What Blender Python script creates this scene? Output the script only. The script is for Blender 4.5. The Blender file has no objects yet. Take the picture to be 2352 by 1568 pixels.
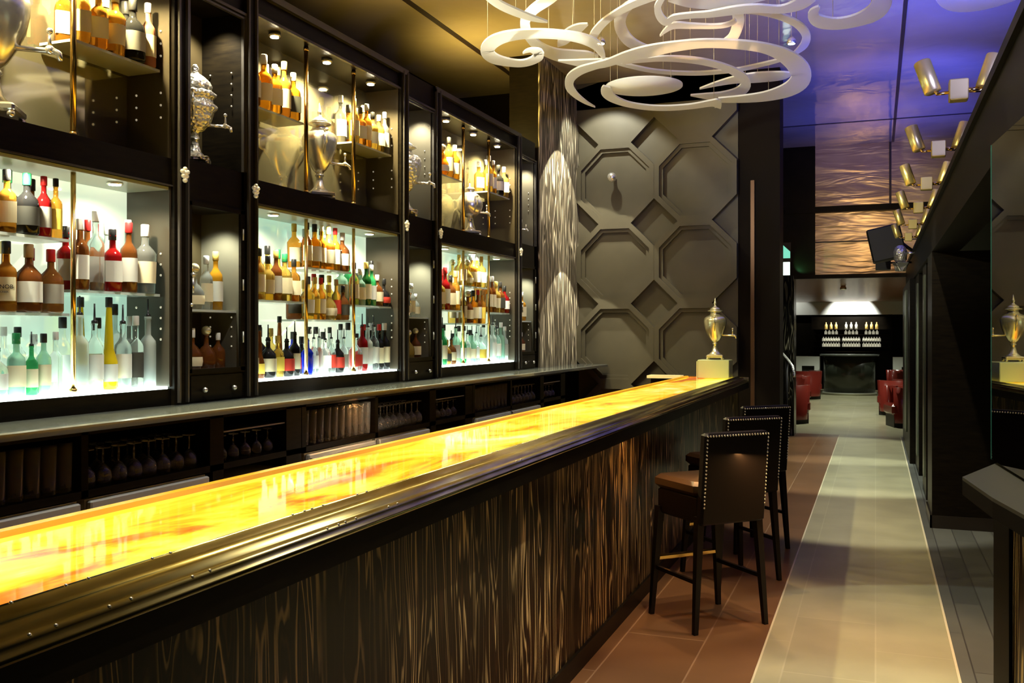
import bpy, math, random
from mathutils import Vector, Matrix
from math import sin, cos, pi, radians, tan, atan2, sqrt
random.seed(7)
sc = bpy.context.scene
COL = sc.collection
# ---------------------------------------------------------------- camera (world: +Y runs down the room, +X to the right, Z up)
TH = radians(21.0); FPX = 2175.0; CH = 1.55; UV = 1176 + FPX*tan(TH); VH = 765.0
cd = bpy.data.cameras.new('camera'); cam = bpy.data.objects.new('camera', cd); COL.objects.link(cam)
cd.sensor_width = 36.0; cd.lens = 36.0*FPX/2352.0; cd.shift_y = -(784-VH)/2352.0
cd.clip_start = 0.05; cd.clip_end = 80
cam.location = (0, 0, CH); cam.rotation_euler = (pi/2, 0, TH)
sc.camera = cam
# ---------------------------------------------------------------- look
sc.view_settings.view_transform = 'Standard'; sc.view_settings.look = 'None'
sc.view_settings.gamma = 1.0; sc.view_settings.exposure = 0.0; sc.view_settings.use_curve_mapping = False
w = bpy.data.worlds.new('world'); sc.world = w; w.use_nodes = True
w.node_tree.nodes['Background'].inputs[0].default_value = (0.9, 0.8, 0.55, 1)
w.node_tree.nodes['Background'].inputs[1].default_value = 0.002
sc.cycles.use_denoising = True
sc.cycles.max_bounces = 7; sc.cycles.diffuse_bounces = 3; sc.cycles.glossy_bounces = 4
sc.cycles.transmission_bounces = 6; sc.cycles.transparent_max_bounces = 8
sc.cycles.sample_clamp_indirect = 4.0; sc.cycles.caustics_refractive = False; sc.cycles.caustics_reflective = False

LAMP_N = 0
def lamp(kind, loc, energy, color=(1, .85, .6), target=None, size=.1, angle=60, blend=.4, name='spot_beam', sy=None):
    d = bpy.data.lights.new(name, kind); d.energy = energy; d.color = color
    if kind == 'SPOT':
        d.spot_size = radians(angle); d.spot_blend = blend; d.shadow_soft_size = size
    elif kind == 'AREA':
        d.size = size
        if sy: d.shape = 'RECTANGLE'; d.size_y = sy
    else: d.shadow_soft_size = size
    o = bpy.data.objects.new(name, d); COL.objects.link(o); o.location = loc
    if target is not None:
        o.rotation_euler = (Vector(target)-Vector(loc)).to_track_quat('-Z', 'Y').to_euler()
    return o
WARM = (1, .78, .45); NEUT = (1, .9, .68); BLUE = (.05, .075, 1.0)
# ceiling wash: blue uplights that shine from the top of the header beam
for (y, e) in ((1.8, 200), (4.2, 380), (6.4, 420), (8.6, 420), (10.8, 380), (12.8, 260)):
    lamp('SPOT', (.85, y, 2.64), e, BLUE, (.25, y+.7, 4.4), .05, 92, .9, 'blue_uplight')
# warm fill lamps added over the cabinet tops to brighten the ceiling
for y in (1.8, 4.0, 6.2, 8.3): lamp('SPOT', (-3.75, y, 3.5), 88, (1, .70, .16), (-3.0, y+.4, 4.4), .06, 165, 1., 'ceiling_warm_fill')
lamp('SPOT', (-1.9, 5.0, 3.5), 45, (1, .66, .2), (-1.6, 6.2, 4.4), .05, 130, 1., 'ceiling_warm_fill')  # same warm ceiling fill, added in mid-air
# downlights of the ceiling over bar, aisle and runner
for (x, y, z, tx, ty, tz, e, a, c) in [
    (-.1, 3.0, 4.3, .0, 3.1, 0, 440, 46, NEUT), (-.5, 4.4, 4.3, -.5, 4.7, 0, 260, 40, (1, .75, .45)),
    (-.1, 7.4, 4.3, -.15, 8.6, 0, 560, 36, (1, .93, .75)), (-.3, 10.4, 4.3, -.3, 11.0, 0, 900, 42, (.95, 1, .82)),
    (-.4, 13.6, 4.3, -.4, 13.4, 0, 700, 44, (.95, 1, .82)),
    (-.55, 1.9, 4.3, -1.15, 1.7, 1.1, 200, 30, (1, .88, .6)), (-.55, 3.2, 4.3, -1.15, 3.3, 1.1, 150, 24, (1, .88, .6)), (-.6, 4.9, 4.3, -1.2, 5.2, 1.1, 160, 24, (1, .85, .55)),
    (-1.1, 6.6, 4.3, -.9, 5.2, 0, 200, 40, (1, .62, .3))]:
    lamp('SPOT', (x, y, z), e, c, (tx, ty, tz), .03, a, .35, 'ceiling_spot')
lamp('SPOT', (1.35, 5.1, 2.45), 85, (.88, 1, .9), (1.0, 4.7, 0), .02, 76, .05, 'side_room_spot')
# light on the relief wall, on the striped stone wall and on the hanging swirls
lamp('SPOT', (-2.85, 9.72, 4.3), 100, (1, .97, .80), (-2.75, 10.5, 2.9), .02, 84, .35, 'wall_spot')
lamp('SPOT', (-3.0, 8.6, 3.9), 48, (1, .85, .58), (-2.6, 10.5, 1.9), .03, 50, .7, 'wall_spot')
lamp('SPOT', (-2.72, 9.8, 3.95), 190, (1, .93, .72), (-3.2, 9.7, 1.6), .01, 74, .06, 'wall_spot')
lamp('SPOT', (-2.7, 9.9, 2.55), 60, (1, .93, .72), (-3.2, 9.85, .9), .01, 80, .06, 'wall_spot')
lamp('SPOT', (-2.9, 3.6, 3.0), 620, (1, .97, .76), (-1.75, 5.6, 3.4), .05, 50, .6, 'swirl_fill')  # added fill that brightens the undersides of the swirls
lamp('SPOT', (.95, 3.4, 2.66), 240, (.28, .30, 1), (-.1, 5.3, 3.38), .03, 62, .8, 'blue_uplight')  # extra lamp added to tint the swirls blue from below
for y in (3.2, 5.6, 8.0): lamp('SPOT', (-1.7, y, 4.25), 190, (1, .97, .85), (-2.92, y+.4, .8), .03, 46, .7, 'fridge_fill')  # added fill lamps aimed at the refrigerator fronts
lamp('SPOT', (-.95, 13.4, 2.3), 16, (1, 1, .8), (-1.3, 14.9, 1.3), .02, 50, .8, 'pier_fill')  # lamp added to bring out the striped pier
lamp('SPOT', (-1.0, 3.2, 3.0), 60, (1, .95, .85), (-.9, 6.3, 3.42), .05, 60, .6, 'swirl_fill')  # second fill added for the swirls
for (y, z, e) in ((2.8, 2.75, 120), (4.03, 2.75, 110), (5.22, 2.72, 110), (6.4, 2.75, 110), (7.63, 2.65, 90), (8.75, 2.6, 70)):
    lamp('SPOT', (-1.9, y-.7, 4.25), e, (1, .95, .78), (-3.3, y, z), .03, 13, .5, 'samovar_fill')  # narrow fill lamps added to brighten the samovars
# added fill lamp: warm wash on the rippled gold wall
lamp('SPOT', (-.2, 12.2, 3.2), 60, (1, .68, .30), (-.3, 15.2, 3.0), .03, 80, .8, 'wall_spot')

# ---------------------------------------------------------------- pixel -> place helpers
def at_z(u, v, z):
    D = FPX*(z-CH)/(VH-v); X = (u-UV)*cos(TH)*D/FPX
    return Vector((X, (D+X*sin(TH))/cos(TH), z))
def y_at(u, X):
    D = FPX*X/(cos(TH)*(u-UV)); return (D+X*sin(TH))/cos(TH)

# ---------------------------------------------------------------- materials
MATS = {}
def mat(name, col=(.5, .5, .5), rough=.5, metal=0., trans=0., ior=1.45, em=None, es=0., alpha=None, coat=0.):
    if name in MATS: return MATS[name]
    m = bpy.data.materials.new(name); m.use_nodes = True; b = m.node_tree.nodes['Principled BSDF']
    b.inputs['Base Color'].default_value = (*col, 1); b.inputs['Roughness'].default_value = rough
    b.inputs['Metallic'].default_value = metal; b.inputs['Transmission Weight'].default_value = trans
    b.inputs['IOR'].default_value = ior; b.inputs['Coat Weight'].default_value = coat
    if em: b.inputs['Emission Color'].default_value = (*em, 1); b.inputs['Emission Strength'].default_value = es
    MATS[name] = m; return m
def nodes(m): return m.node_tree.nodes, m.node_tree.links, m.node_tree.nodes['Principled BSDF']
def ramp(n, stops):
    r = n.new('ShaderNodeValToRGB'); e = r.color_ramp.elements
    while len(e) < len(stops): e.new(.5)
    for k, (p, c) in enumerate(stops): e[k].position = p; e[k].color = (*c, 1)
    return r
def mapping(n, l, scale, coord='Object', loc=(0, 0, 0)):
    tc = n.new('ShaderNodeTexCoord'); mp = n.new('ShaderNodeMapping'); mp.inputs['Scale'].default_value = scale
    mp.inputs['Location'].default_value = loc
    l.new(tc.outputs[coord], mp.inputs['Vector']); return mp
def noise(n, l, vec, scale=5., detail=3., dist=0., rough=.5):
    t = n.new('ShaderNodeTexNoise'); t.inputs['Scale'].default_value = scale; t.inputs['Detail'].default_value = detail
    t.inputs['Distortion'].default_value = dist; t.inputs['Roughness'].default_value = rough
    l.new(vec.outputs[0], t.inputs['Vector']); return t

wood_black = mat('black_lacquer', (.012, .009, .006), .38)
wood_black.node_tree.nodes['Principled BSDF'].inputs['Specular IOR Level'].default_value = .12
n, l, b = nodes(wood_black); mp = mapping(n, l, (3, 3, 20)); t = noise(n, l, mp, 3, 4); r = ramp(n, [(.3, (.004, .003, .002)), (.8, (.011, .008, .004))])
l.new(t.outputs[0], r.inputs[0]); l.new(r.outputs[0], b.inputs['Base Color'])
wood_edge = mat('black_moulding', (.05, .045, .04), .25)
inner_grey = mat('cabinet_interior', (.050, .040, .026), .3)
brass = mat('polished_brass', (.75, .50, .16), .18, 1.)
brass_dark = mat('aged_brass', (.42, .36, .16), .2, 1.)
n, l, b = nodes(brass_dark); mp = mapping(n, l, (8, 1.5, 8)); t = noise(n, l, mp, 3, 3); r = ramp(n, [(.3, (.34, .29, .11)), (.7, (.66, .60, .32))])
l.new(t.outputs[0], r.inputs[0]); l.new(r.outputs[0], b.inputs['Base Color'])
chrome = mat('polished_silver', (.98, .96, .88), .24, .85)
silver_rough = mat('chased_silver', (.99, .97, .88), .32, .8)
n, l, b = nodes(silver_rough); mp = mapping(n, l, (1, 1, 1)); t = n.new('ShaderNodeTexVoronoi'); t.inputs['Scale'].default_value = 45
l.new(mp.outputs[0], t.inputs['Vector']); bu = n.new('ShaderNodeBump'); bu.inputs['Strength'].default_value = .8; bu.inputs['Distance'].default_value = .01
l.new(t.outputs[0], bu.inputs['Height']); l.new(bu.outputs[0], b.inputs['Normal'])
steel = mat('brushed_steel', (.62, .65, .60), .42, .5)
mirror_m = mat('bronze_mirror', (.66, .60, .40), .06, .85)
mirror_clear = mat('dark_mirror', (.32, .32, .28), .01, 1.)
beam_m = mat('beam_black', (.005, .004, .003), .5)
beam_m.node_tree.nodes['Principled BSDF'].inputs['Specular IOR Level'].default_value = .1
glass_m = mat('clear_glass', (.93, 1., .95), .03, 0, .95, 1.2)
shelf_glass = mat('shelf_glass', (.92, 1., .93), .15, 0, .45, 1.3)
glassware = mat('glassware', (.97, .97, .90), .05, 0, .9, 1.45)
cube_glass = mat('frosted_block_glass', (.85, .96, .52), .3, 0, .5, 1.3)
leather = mat('black_leather', (.008, .006, .005), .42)
leather.node_tree.nodes['Principled BSDF'].inputs['Specular IOR Level'].default_value = .2
leather_seat = mat('brown_black_leather', (.05, .03, .015), .28)
red_leather = mat('red_leather', (.17, .020, .014), .2, coat=.4)
stud_m = mat('brass_studs', (.9, .8, .55), .2, 1., em=(1, .85, .55), es=.04)
white_paint = mat('white_paint', (.72, .74, .68), .5)
dark_wall = mat('dark_wall_paint', (.014, .010, .006), .45)
brown_wall0 = mat('brown_wall_panel', (.009, .006, .0035), .6)
for m_ in (brown_wall0, dark_wall): m_.node_tree.nodes['Principled BSDF'].inputs['Specular IOR Level'].default_value = .08
n, l, b = nodes(dark_wall); mp = mapping(n, l, (2, 2, 2)); t = noise(n, l, mp, 2, 2); r = ramp(n, [(.3, (.006, .005, .0025)), (.8, (.012, .009, .0045))])
l.new(t.outputs[0], r.inputs[0]); l.new(r.outputs[0], b.inputs['Base Color'])
brown_wall = mat('brown_wall_panel', (.012, .008, .005), .5)
speaker_m = mat('black_plastic', (.012, .010, .008), .5)
pour_m = mat('pourer_black', (.02, .02, .025), .4)
wire_m = mat('hanging_wire', (.5, .42, .25), .4, .6)
pin_m = mat('shelf_pin', (.9, .85, .7), .3, .6, em=(1, .9, .65), es=.25)
led_warm = mat('halogen_lens', (1, 1, 1), .5, em=(1, .88, .6), es=55)
led_white = mat('lamp_lens', (1, 1, 1), .5, em=(.9, 1, .85), es=14)
light_base = mat('glowing_shelf_panel', (1, 1, 1), .5, em=(.80, 1, .92), es=10)
niche_glass = mat('frosted_back_panel', (.15, .135, .10), .28, .4)

# back panel of the lower cupboards: pale green lit glass, slightly mirroring
lit_back = bpy.data.materials.new('lit_back_panel'); lit_back.use_nodes = True
n, l, b = nodes(lit_back); b.inputs['Base Color'].default_value = (.75, .85, .72, 1); b.inputs['Metallic'].default_value = .6; b.inputs['Roughness'].default_value = .05
mp = mapping(n, l, (1, 1, 1)); t = noise(n, l, mp, 1.4, 1); r = ramp(n, [(.35, (.36, .62, .48)), (.6, (.92, 1, .72))])
l.new(t.outputs[0], r.inputs[0]); l.new(r.outputs[0], b.inputs['Emission Color']); b.inputs['Emission Strength'].default_value = .85

def zebra(name, dark, mid, light, sy=26., sz=1.3, rough=.25, bands=9., lowv=.12):
    m = mat(name, dark, rough); n, l, b = nodes(m); b.inputs['Specular IOR Level'].default_value = .22
    mp = mapping(n, l, (1, 1, .35)); d = noise(n, l, mp, 2.2, 2)
    mp2 = mapping(n, l, (1, 1, 1))
    sub = n.new('ShaderNodeVectorMath'); sub.operation = 'SUBTRACT'; l.new(d.outputs['Color'], sub.inputs[0]); sub.inputs[1].default_value = (.5, .5, .5)
    sca = n.new('ShaderNodeVectorMath'); sca.operation = 'SCALE'; sca.inputs['Scale'].default_value = .22; l.new(sub.outputs[0], sca.inputs[0])
    add = n.new('ShaderNodeVectorMath'); l.new(mp2.outputs[0], add.inputs[0]); l.new(sca.outputs[0], add.inputs[1])
    mul = n.new('ShaderNodeVectorMath'); mul.operation = 'MULTIPLY'; l.new(add.outputs[0], mul.inputs[0]); mul.inputs[1].default_value = (sy, sy, sz)
    t = noise(n, l, mul, 1.0, 2, 0, .45)
    mu = n.new('ShaderNodeMath'); mu.operation = 'MULTIPLY'; mu.inputs[1].default_value = bands; l.new(t.outputs[0], mu.inputs[0])
    fr = n.new('ShaderNodeMath'); fr.operation = 'FRACT'; l.new(mu.outputs[0], fr.inputs[0])
    r = ramp(n, [(.0, dark), (.22, dark), (.34, mid), (.46, dark), (.62, dark), (.72, light), (.80, light), (.90, mid), (1., dark)])
    big = noise(n, l, mapping(n, l, (6, 6, 1.2)), 1.0, 3); rb = ramp(n, [(.40, (lowv, lowv, lowv)), (.62, (1, 1, 1))]); l.new(big.outputs[0], rb.inputs[0])
    mx = n.new('ShaderNodeMix'); mx.data_type = 'RGBA'; mx.blend_type = 'MULTIPLY'; mx.inputs[0].default_value = 1.
    l.new(fr.outputs[0], r.inputs[0]); l.new(r.outputs[0], mx.inputs[6]); l.new(rb.outputs[0], mx.inputs[7]); l.new(mx.outputs[2], b.inputs['Base Color']); return m
zebra_bar = zebra('striped_wood', (.007, .0035, .0015), (.075, .032, .011), (.95, .68, .30), 13, .42, .35, 9.)
zebra_stone = zebra('striped_stone', (.10, .085, .06), (.30, .25, .17), (.95, .86, .62), 9, .5, .4, 7., .7)

# onyx bar top, lit from inside
onyx = mat('backlit_onyx', (.9, .55, .12), .06, coat=.6); n, l, b = nodes(onyx)
mp = mapping(n, l, (1.6, .55, 1)); t = noise(n, l, mp, 1.7, 5, 1.2, .6)
r = ramp(n, [(.28, (.55, .07, .01)), (.37, (.88, .22, .02)), (.43, (1., .50, .02)), (.50, (1., .70, .05)), (.58, (1., .82, .13)), (.68, (1., .92, .36)), (.78, (1., .70, .06))])
l.new(t.outputs[0], r.inputs[0]); l.new(r.outputs[0], b.inputs['Emission Color']); l.new(r.outputs[0], b.inputs['Base Color'])
mp = mapping(n, l, (1.0, 1.4, 1)); t2 = noise(n, l, mp, 1.1, 2); r2 = ramp(n, [(.3, (1., 1., 1.)), (.7, (1.7, 1.7, 1.7))])
l.new(t2.outputs[0], r2.inputs[0]); l.new(r2.outputs[0], b.inputs['Emission Strength'])
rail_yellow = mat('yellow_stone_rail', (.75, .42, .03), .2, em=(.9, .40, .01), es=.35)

# ceilings
def foil(name, c1, c2, rough, metal, bump=.25, sc_=(1, 1, 1), bs=2.2):
    m = mat(name, c1, rough, metal); n, l, b = nodes(m)
    mp = mapping(n, l, (.6, .6, .6)); t = noise(n, l, mp, 1.2, 4); r = ramp(n, [(.3, c1), (.7, c2)])
    l.new(t.outputs[0], r.inputs[0]); l.new(r.outputs[0], b.inputs['Base Color'])
    mp = mapping(n, l, sc_); t = noise(n, l, mp, bs, 3, .6); bu = n.new('ShaderNodeBump'); bu.inputs['Strength'].default_value = bump; bu.inputs['Distance'].default_value = .08
    l.new(t.outputs[0], bu.inputs['Height']); l.new(bu.outputs[0], b.inputs['Normal']); return m
ceil_m = foil('champagne_ceiling', (.40, .32, .22), (.52, .44, .32), .08, .15, .10)
header_m = foil('rippled_gold_glass', (.45, .30, .15), (.62, .46, .30), .30, .35, .35, (.5, .5, 2.6), 2.2)
lowceil_m = foil('brown_gloss_ceiling', (.26, .09, .03), (.32, .13, .05), .22, .3, .1)
seam_m = mat('ceiling_seam', (.03, .02, .02), .5)

def tiles(name, c1, c2, mortar, bw, bh, rough=.3, rot=False, ms=.004):
    m = mat(name, c1, rough); n, l, b = nodes(m)
    mp = mapping(n, l, (1, 1, 1)); mp.inputs['Rotation'].default_value = (0, 0, pi/2)
    br = n.new('ShaderNodeTexBrick'); br.inputs['Scale'].default_value = 1; br.inputs['Brick Width'].default_value = bw; br.inputs['Row Height'].default_value = bh
    br.inputs['Mortar Size'].default_value = ms; br.inputs['Color1'].default_value = (*c1, 1); br.inputs['Color2'].default_value = (*c2, 1); br.inputs['Mortar'].default_value = (*mortar, 1)
    l.new(mp.outputs[0], br.inputs['Vector'])
    mp2 = mapping(n, l, (1, 1, 1)); t = noise(n, l, mp2, 3, 4); mx = n.new('ShaderNodeMix'); mx.data_type = 'RGBA'; mx.blend_type = 'MULTIPLY'
    mx.inputs[0].default_value = .5; r = ramp(n, [(.3, (.6, .6, .6)), (.7, (1, 1, 1))]); l.new(t.outputs[0], r.inputs[0])
    l.new(br.outputs[0], mx.inputs[6]); l.new(r.outputs[0], mx.inputs[7]); l.new(mx.outputs[2], b.inputs['Base Color']); return m
tile_brown = tiles('brown_floor_tile', (.19, .095, .042), (.16, .078, .034), (.30, .18, .10), 1.2, .4)
tile_beige = tiles('beige_floor_tile', (.42, .40, .25), (.37, .35, .22), (.47, .45, .30), .9, .4)
tile_grey = tiles('grey_plank_floor', (.115, .12, .105), (.075, .08, .07), (.05, .05, .045), 1.2, .14, .4)
ledge_stone = mat('grey_stone_ledge', (.065, .065, .048), .35)
counter_stone = mat('dark_counter_top', (.10, .11, .10), .12, coat=.5)
octa_m = mat('taupe_wall_relief', (.115, .10, .075), .5)
n, l, b = nodes(octa_m); mp = mapping(n, l, (1, 1, 1)); t = noise(n, l, mp, 2, 3); r = ramp(n, [(.3, (.070, .061, .037)), (.7, (.098, .086, .054))]); l.new(t.outputs[0], r.inputs[0]); l.new(r.outputs[0], b.inputs['Base Color'])
# frosted acrylic of the hanging swirls
acr = bpy.data.materials.new('frosted_acrylic'); acr.use_nodes = True; n, l, b = nodes(acr)
b.inputs['Base Color'].default_value = (.92, .92, .84, 1); b.inputs['Roughness'].default_value = .35
tr = n.new('ShaderNodeBsdfTranslucent'); tr.inputs[0].default_value = (.9, .9, .85, 1)
tp = n.new('ShaderNodeBsdfTransparent'); m1 = n.new('ShaderNodeMixShader'); m1.inputs[0].default_value = .45
m2 = n.new('ShaderNodeMixShader'); m2.inputs[0].default_value = .12; out = n['Material Output']
l.new(b.outputs[0], m1.inputs[1]); l.new(tr.outputs[0], m1.inputs[2]); l.new(m1.outputs[0], m2.inputs[1]); l.new(tp.outputs[0], m2.inputs[2]); l.new(m2.outputs[0], out.inputs[0])

# ---------------------------------------------------------------- mesh builder
class MB:
    def __init__(s): s.v = []; s.f = []; s.sm = []
    def quadset(s, vs, fs, smooth=False):
        o = len(s.v); s.v += [tuple(p) for p in vs]; s.f += [tuple(i+o for i in f) for f in fs]; s.sm += [smooth]*len(fs); return s
    def box(s, x0, x1, y0, y1, z0, z1, M=None):
        vs = [Vector(p) for p in ((x0, y0, z0), (x1, y0, z0), (x1, y1, z0), (x0, y1, z0), (x0, y0, z1), (x1, y0, z1), (x1, y1, z1), (x0, y1, z1))]
        if M is not None: vs = [M @ p for p in vs]
        return s.quadset(vs, [(0, 3, 2, 1), (4, 5, 6, 7), (0, 1, 5, 4), (1, 2, 6, 5), (2, 3, 7, 6), (3, 0, 4, 7)])
    def bevbox(s, x0, x1, y0, y1, z0, z1, r, M=None):
        # box with chamfered edges
        vs = []
        for z, i in ((z0, r), (z0+r, 0), (z1-r, 0), (z1, r)):
            a0, a1, b0, b1 = x0+i, x1-i, y0+i, y1-i
            vs += [Vector(p) for p in ((a0+r, b0, z), (a1-r, b0, z), (a1, b0+r, z), (a1, b1-r, z), (a1-r, b1, z), (a0+r, b1, z), (a0, b1-r, z), (a0, b0+r, z))]
        if M is not None: vs = [M @ p for p in vs]
        fs = [tuple(range(7, -1, -1)), tuple(range(24, 32))]
        for k in range(3):
            for j in range(8): fs.append((k*8+j, k*8+(j+1) % 8, k*8+8+(j+1) % 8, k*8+8+j))
        return s.quadset(vs, fs)
    def lathe(s, prof, c=(0, 0, 0), seg=16, M=None, sq=0., rib=0., nrib=8):
        vs = []; fs = []
        for (r, z) in prof:
            for k in range(seg):
                a = 2*pi*k/seg; q = 1.
                if sq: q = 1/max(abs(cos(a)), abs(sin(a)))**sq
                if rib: q *= 1+rib*cos(nrib*a)
                vs.append(Vector((c[0]+r*q*cos(a), c[1]+r*q*sin(a), c[2]+z)))
        for i in range(len(prof)-1):
            for k in range(seg): fs.append((i*seg+k, i*seg+(k+1) % seg, (i+1)*seg+(k+1) % seg, (i+1)*seg+k))
        fs.append(tuple(range(seg-1, -1, -1))); fs.append(tuple((len(prof)-1)*seg+k for k in range(seg)))
        if M is not None: vs = [M @ p for p in vs]
        return s.quadset(vs, fs, True)
    def tube(s, pts, r, seg=8, M=None):
        pts = [Vector(p) for p in pts]; rr = r if isinstance(r, (list, tuple)) else [r]*len(pts)
        vs = []; fs = []; up = None
        for i, p in enumerate(pts):
            d = (pts[min(i+1, len(pts)-1)]-pts[max(i-1, 0)]).normalized()
            if up is None: up = Vector((0, 0, 1)) if abs(d.z) < .9 else Vector((1, 0, 0))
            a = d.cross(up).normalized(); bb = a.cross(d).normalized(); up = bb
            for k in range(seg):
                t = 2*pi*k/seg; vs.append(p+a*rr[i]*cos(t)+bb*rr[i]*sin(t))
        for i in range(len(pts)-1):
            for k in range(seg): fs.append((i*seg+k, (i+1)*seg+k, (i+1)*seg+(k+1) % seg, i*seg+(k+1) % seg))
        fs.append(tuple(range(seg))); fs.append(tuple((len(pts)-1)*seg+k for k in range(seg-1, -1, -1)))
        if M is not None: vs = [M @ p for p in vs]
        return s.quadset(vs, fs, True)
    def sphere(s, c, r, seg=12, rings=8, M=None, sz=1.):
        prof = [(max(.0001, r*sin(pi*i/rings)), -r*sz*cos(pi*i/rings)) for i in range(rings+1)]
        return s.lathe(prof, c, seg, M)
    def prism(s, poly, h0, h1, fn):
        # poly: list of 2D; fn(a, b, h) -> point
        N = len(poly); vs = [fn(a, b, h0) for a, b in poly]+[fn(a, b, h1) for a, b in poly]
        fs = [tuple(range(N-1, -1, -1)), tuple(range(N, 2*N))]+[(k, (k+1) % N, N+(k+1) % N, N+k) for k in range(N)]
        return s.quadset(vs, fs)
    def extrude_y(s, prof, y0, y1, smooth=False):
        N = len(prof); vs = [(x, y0, z) for x, z in prof]+[(x, y1, z) for x, z in prof]
        fs = [tuple(range(N)), tuple(range(2*N-1, N-1, -1))]+[(k, N+k, N+(k+1) % N, (k+1) % N) for k in range(N)]
        return s.quadset(vs, fs, smooth)
    def mesh(s, name, m):
        me = bpy.data.meshes.new(name); me.from_pydata(s.v, [], s.f); me.update()
        me.polygons.foreach_set('use_smooth', s.sm); me.materials.append(m); return me
    def obj(s, name, m, parent=None, loc=None, label=None):
        o = bpy.data.objects.new(name, s.mesh(name, m)); COL.objects.link(o)
        if parent is not None: o.parent = parent
        if loc is not None: o.location = loc
        if label: o['label'] = label
        return o
def tag(o, label=None, cat=None, group=None, kind=None):
    if label: o['label'] = label
    if cat: o['category'] = cat
    if group: o['group'] = group
    if kind: o['kind'] = kind
    return o
def empty(name, loc, label=None, cat=None, group=None, rz=0):
    o = bpy.data.objects.new(name, None); COL.objects.link(o); o.location = loc; o.rotation_euler = (0, 0, rz)
    return tag(o, label, cat, group)
def struct(name, mb, m, label=None):
    o = mb.obj(name, m); return tag(o, label, None, None, 'structure')
def inst(name, me, parent=None, loc=None):
    o = bpy.data.objects.new(name, me); COL.objects.link(o)
    if parent is not None: o.parent = parent
    if loc is not None: o.location = loc
    return o
def copy_tree(o, parent=None):
    c = o.copy(); COL.objects.link(c)
    if parent is not None: c.parent = parent
    for ch in list(o.children): copy_tree(ch, c)
    return c

# ================================================================ THE SETTING
XC = -3.2           # face of the back bar cabinets
XB = -3.45          # back of the cabinets
CZ = 4.4            # main ceiling
fl = MB().box(-4.9, -.514, -1.2, 15.3, -.1, 0); struct('floor', fl, tile_brown, 'brown tiled floor along the bar')
struct('floor', MB().box(-.514, .352, -1.2, 15.3, -.1, 0), tile_beige, 'beige tiled runner down the room')
struct('floor', MB().box(.352, 4.2, -1.2, 15.3, -.1, 0), tile_grey, 'grey plank floor beyond the runner')
struct('floor', MB().box(-5, 4.2, 15.3, 28.2, -.1, 0), tile_beige, 'pale floor of the far lounge')
struct('trim_1', MB().box(.345, .357, -1, 15.2, 0, .003), mat('pale_joint', (.62, .56, .38), .4))
struct('trim_2', MB().box(-.518, -.508, -1, 15.2, 0, .002), mat('pale_joint', (.62, .56, .38), .4))
struct('ceiling', MB().box(-4.9, 4.2, -1.2, 10.6, CZ, CZ+.1), ceil_m)
struct('ceiling', MB().box(-1.7, 4.2, 10.6, 15.3, CZ, CZ+.1), ceil_m)
sm = MB().box(-3.78, -3.72, -1, 10.5, CZ-.004, CZ+.001).box(.225, .26, -1, 15.2, CZ-.004, CZ+.001).box(-1.3, 4, 13.55, 13.6, CZ-.004, CZ+.001)
struct('trim_3', sm, seam_m, 'dark seams between ceiling panels')
struct('wall_left', MB().box(-4.9, -4.75, -1.2, 10.6, 0, CZ), dark_wall)
struct('wall_near', MB().box(-4.9, 4.2, -1.35, -1.2, 0, CZ), dark_wall)
struct('wall_side', MB().box(4.1, 4.2, -1.2, 28, 0, CZ), dark_wall)
# end wall left of and around the octagon relief
struct('wall_back', MB().box(-4.9, -3.2, 10.5, 10.6, 0, CZ).box(-3.2, -.957, 10.5, 10.9, 0, CZ), brown_wall)
struct('wall_passage', MB().box(-1.7, -1.46, 10.9, 15.2, 0, CZ), dark_wall)
# striped stone cladding at the end of the back bar
struct('wall_upper', MB().box(-3.53, -3.215, 9.12, 10.5, 1.2, CZ), wood_black)
struct('wall_stone', MB().box(-3.215, -3.2, 9.12, 10.5, 1.2, CZ), zebra_stone, 'striped stone wall at the end of the back bar')
# octagon relief wall
def octagon(cx, cz, apo, clip=None):
    a = apo*tan(pi/8); P = [(apo, -a), (apo, a), (a, apo), (-a, apo), (-apo, a), (-apo, -a), (-a, -apo), (a, -apo)]
    P = [(cx+x, cz+z) for x, z in P]
    if clip: P = [(x, min(z, clip)) for x, z in P]
    return P
def ring(mb, cx, cz, ro, ri, y0, y1):
    o = octagon(cx, cz, ro); i = octagon(cx, cz, ri); N = 8
    vs = [(x, y1, z) for x, z in o]+[(x, y1, z) for x, z in i]+[(x, y0, z) for x, z in o]+[(x, y0, z) for x, z in i]
    fs = []
    for k in range(N):
        j = (k+1) % N
        fs += [(k, N+k, N+j, j), (k, j, 2*N+j, 2*N+k), (N+k, 3*N+k, 3*N+j, N+j)]
    mb.quadset(vs, fs)
ow = MB(); S = .905
for cx in (-2.7525, -1.85):
    for k in range(-1, 3):
        cz = 1.43+S*k
        ring(ow, cx, cz, S/2, .395, 10.5, 10.40); ring(ow, cx, cz, .395, .355, 10.5, 10.43)
        P = octagon(cx, cz, .355); ow.prism(P, 10.5, 10.47, lambda a, b_, h: (a, h, b_))
    P = octagon(cx, 1.43+S*3, S/2, CZ-.001); ow.prism(P, 10.5, 10.40, lambda a, b_, h: (a, h, b_))
ow.box(-3.2, -1.40, 10.40, 10.5, 4.1, CZ).box(-3.199, -1.395, 10.488, 10.4995, 0, 4.1)
struct('wall_octagon', ow, octa_m, 'taupe relief wall of large octagons and diamonds')
struct('trim_4', MB().box(-1.26, -1.22, 10.47, 10.5, 0, 3.2), mat('bronze_strip', (.12, .06, .03), .3, .5))
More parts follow.
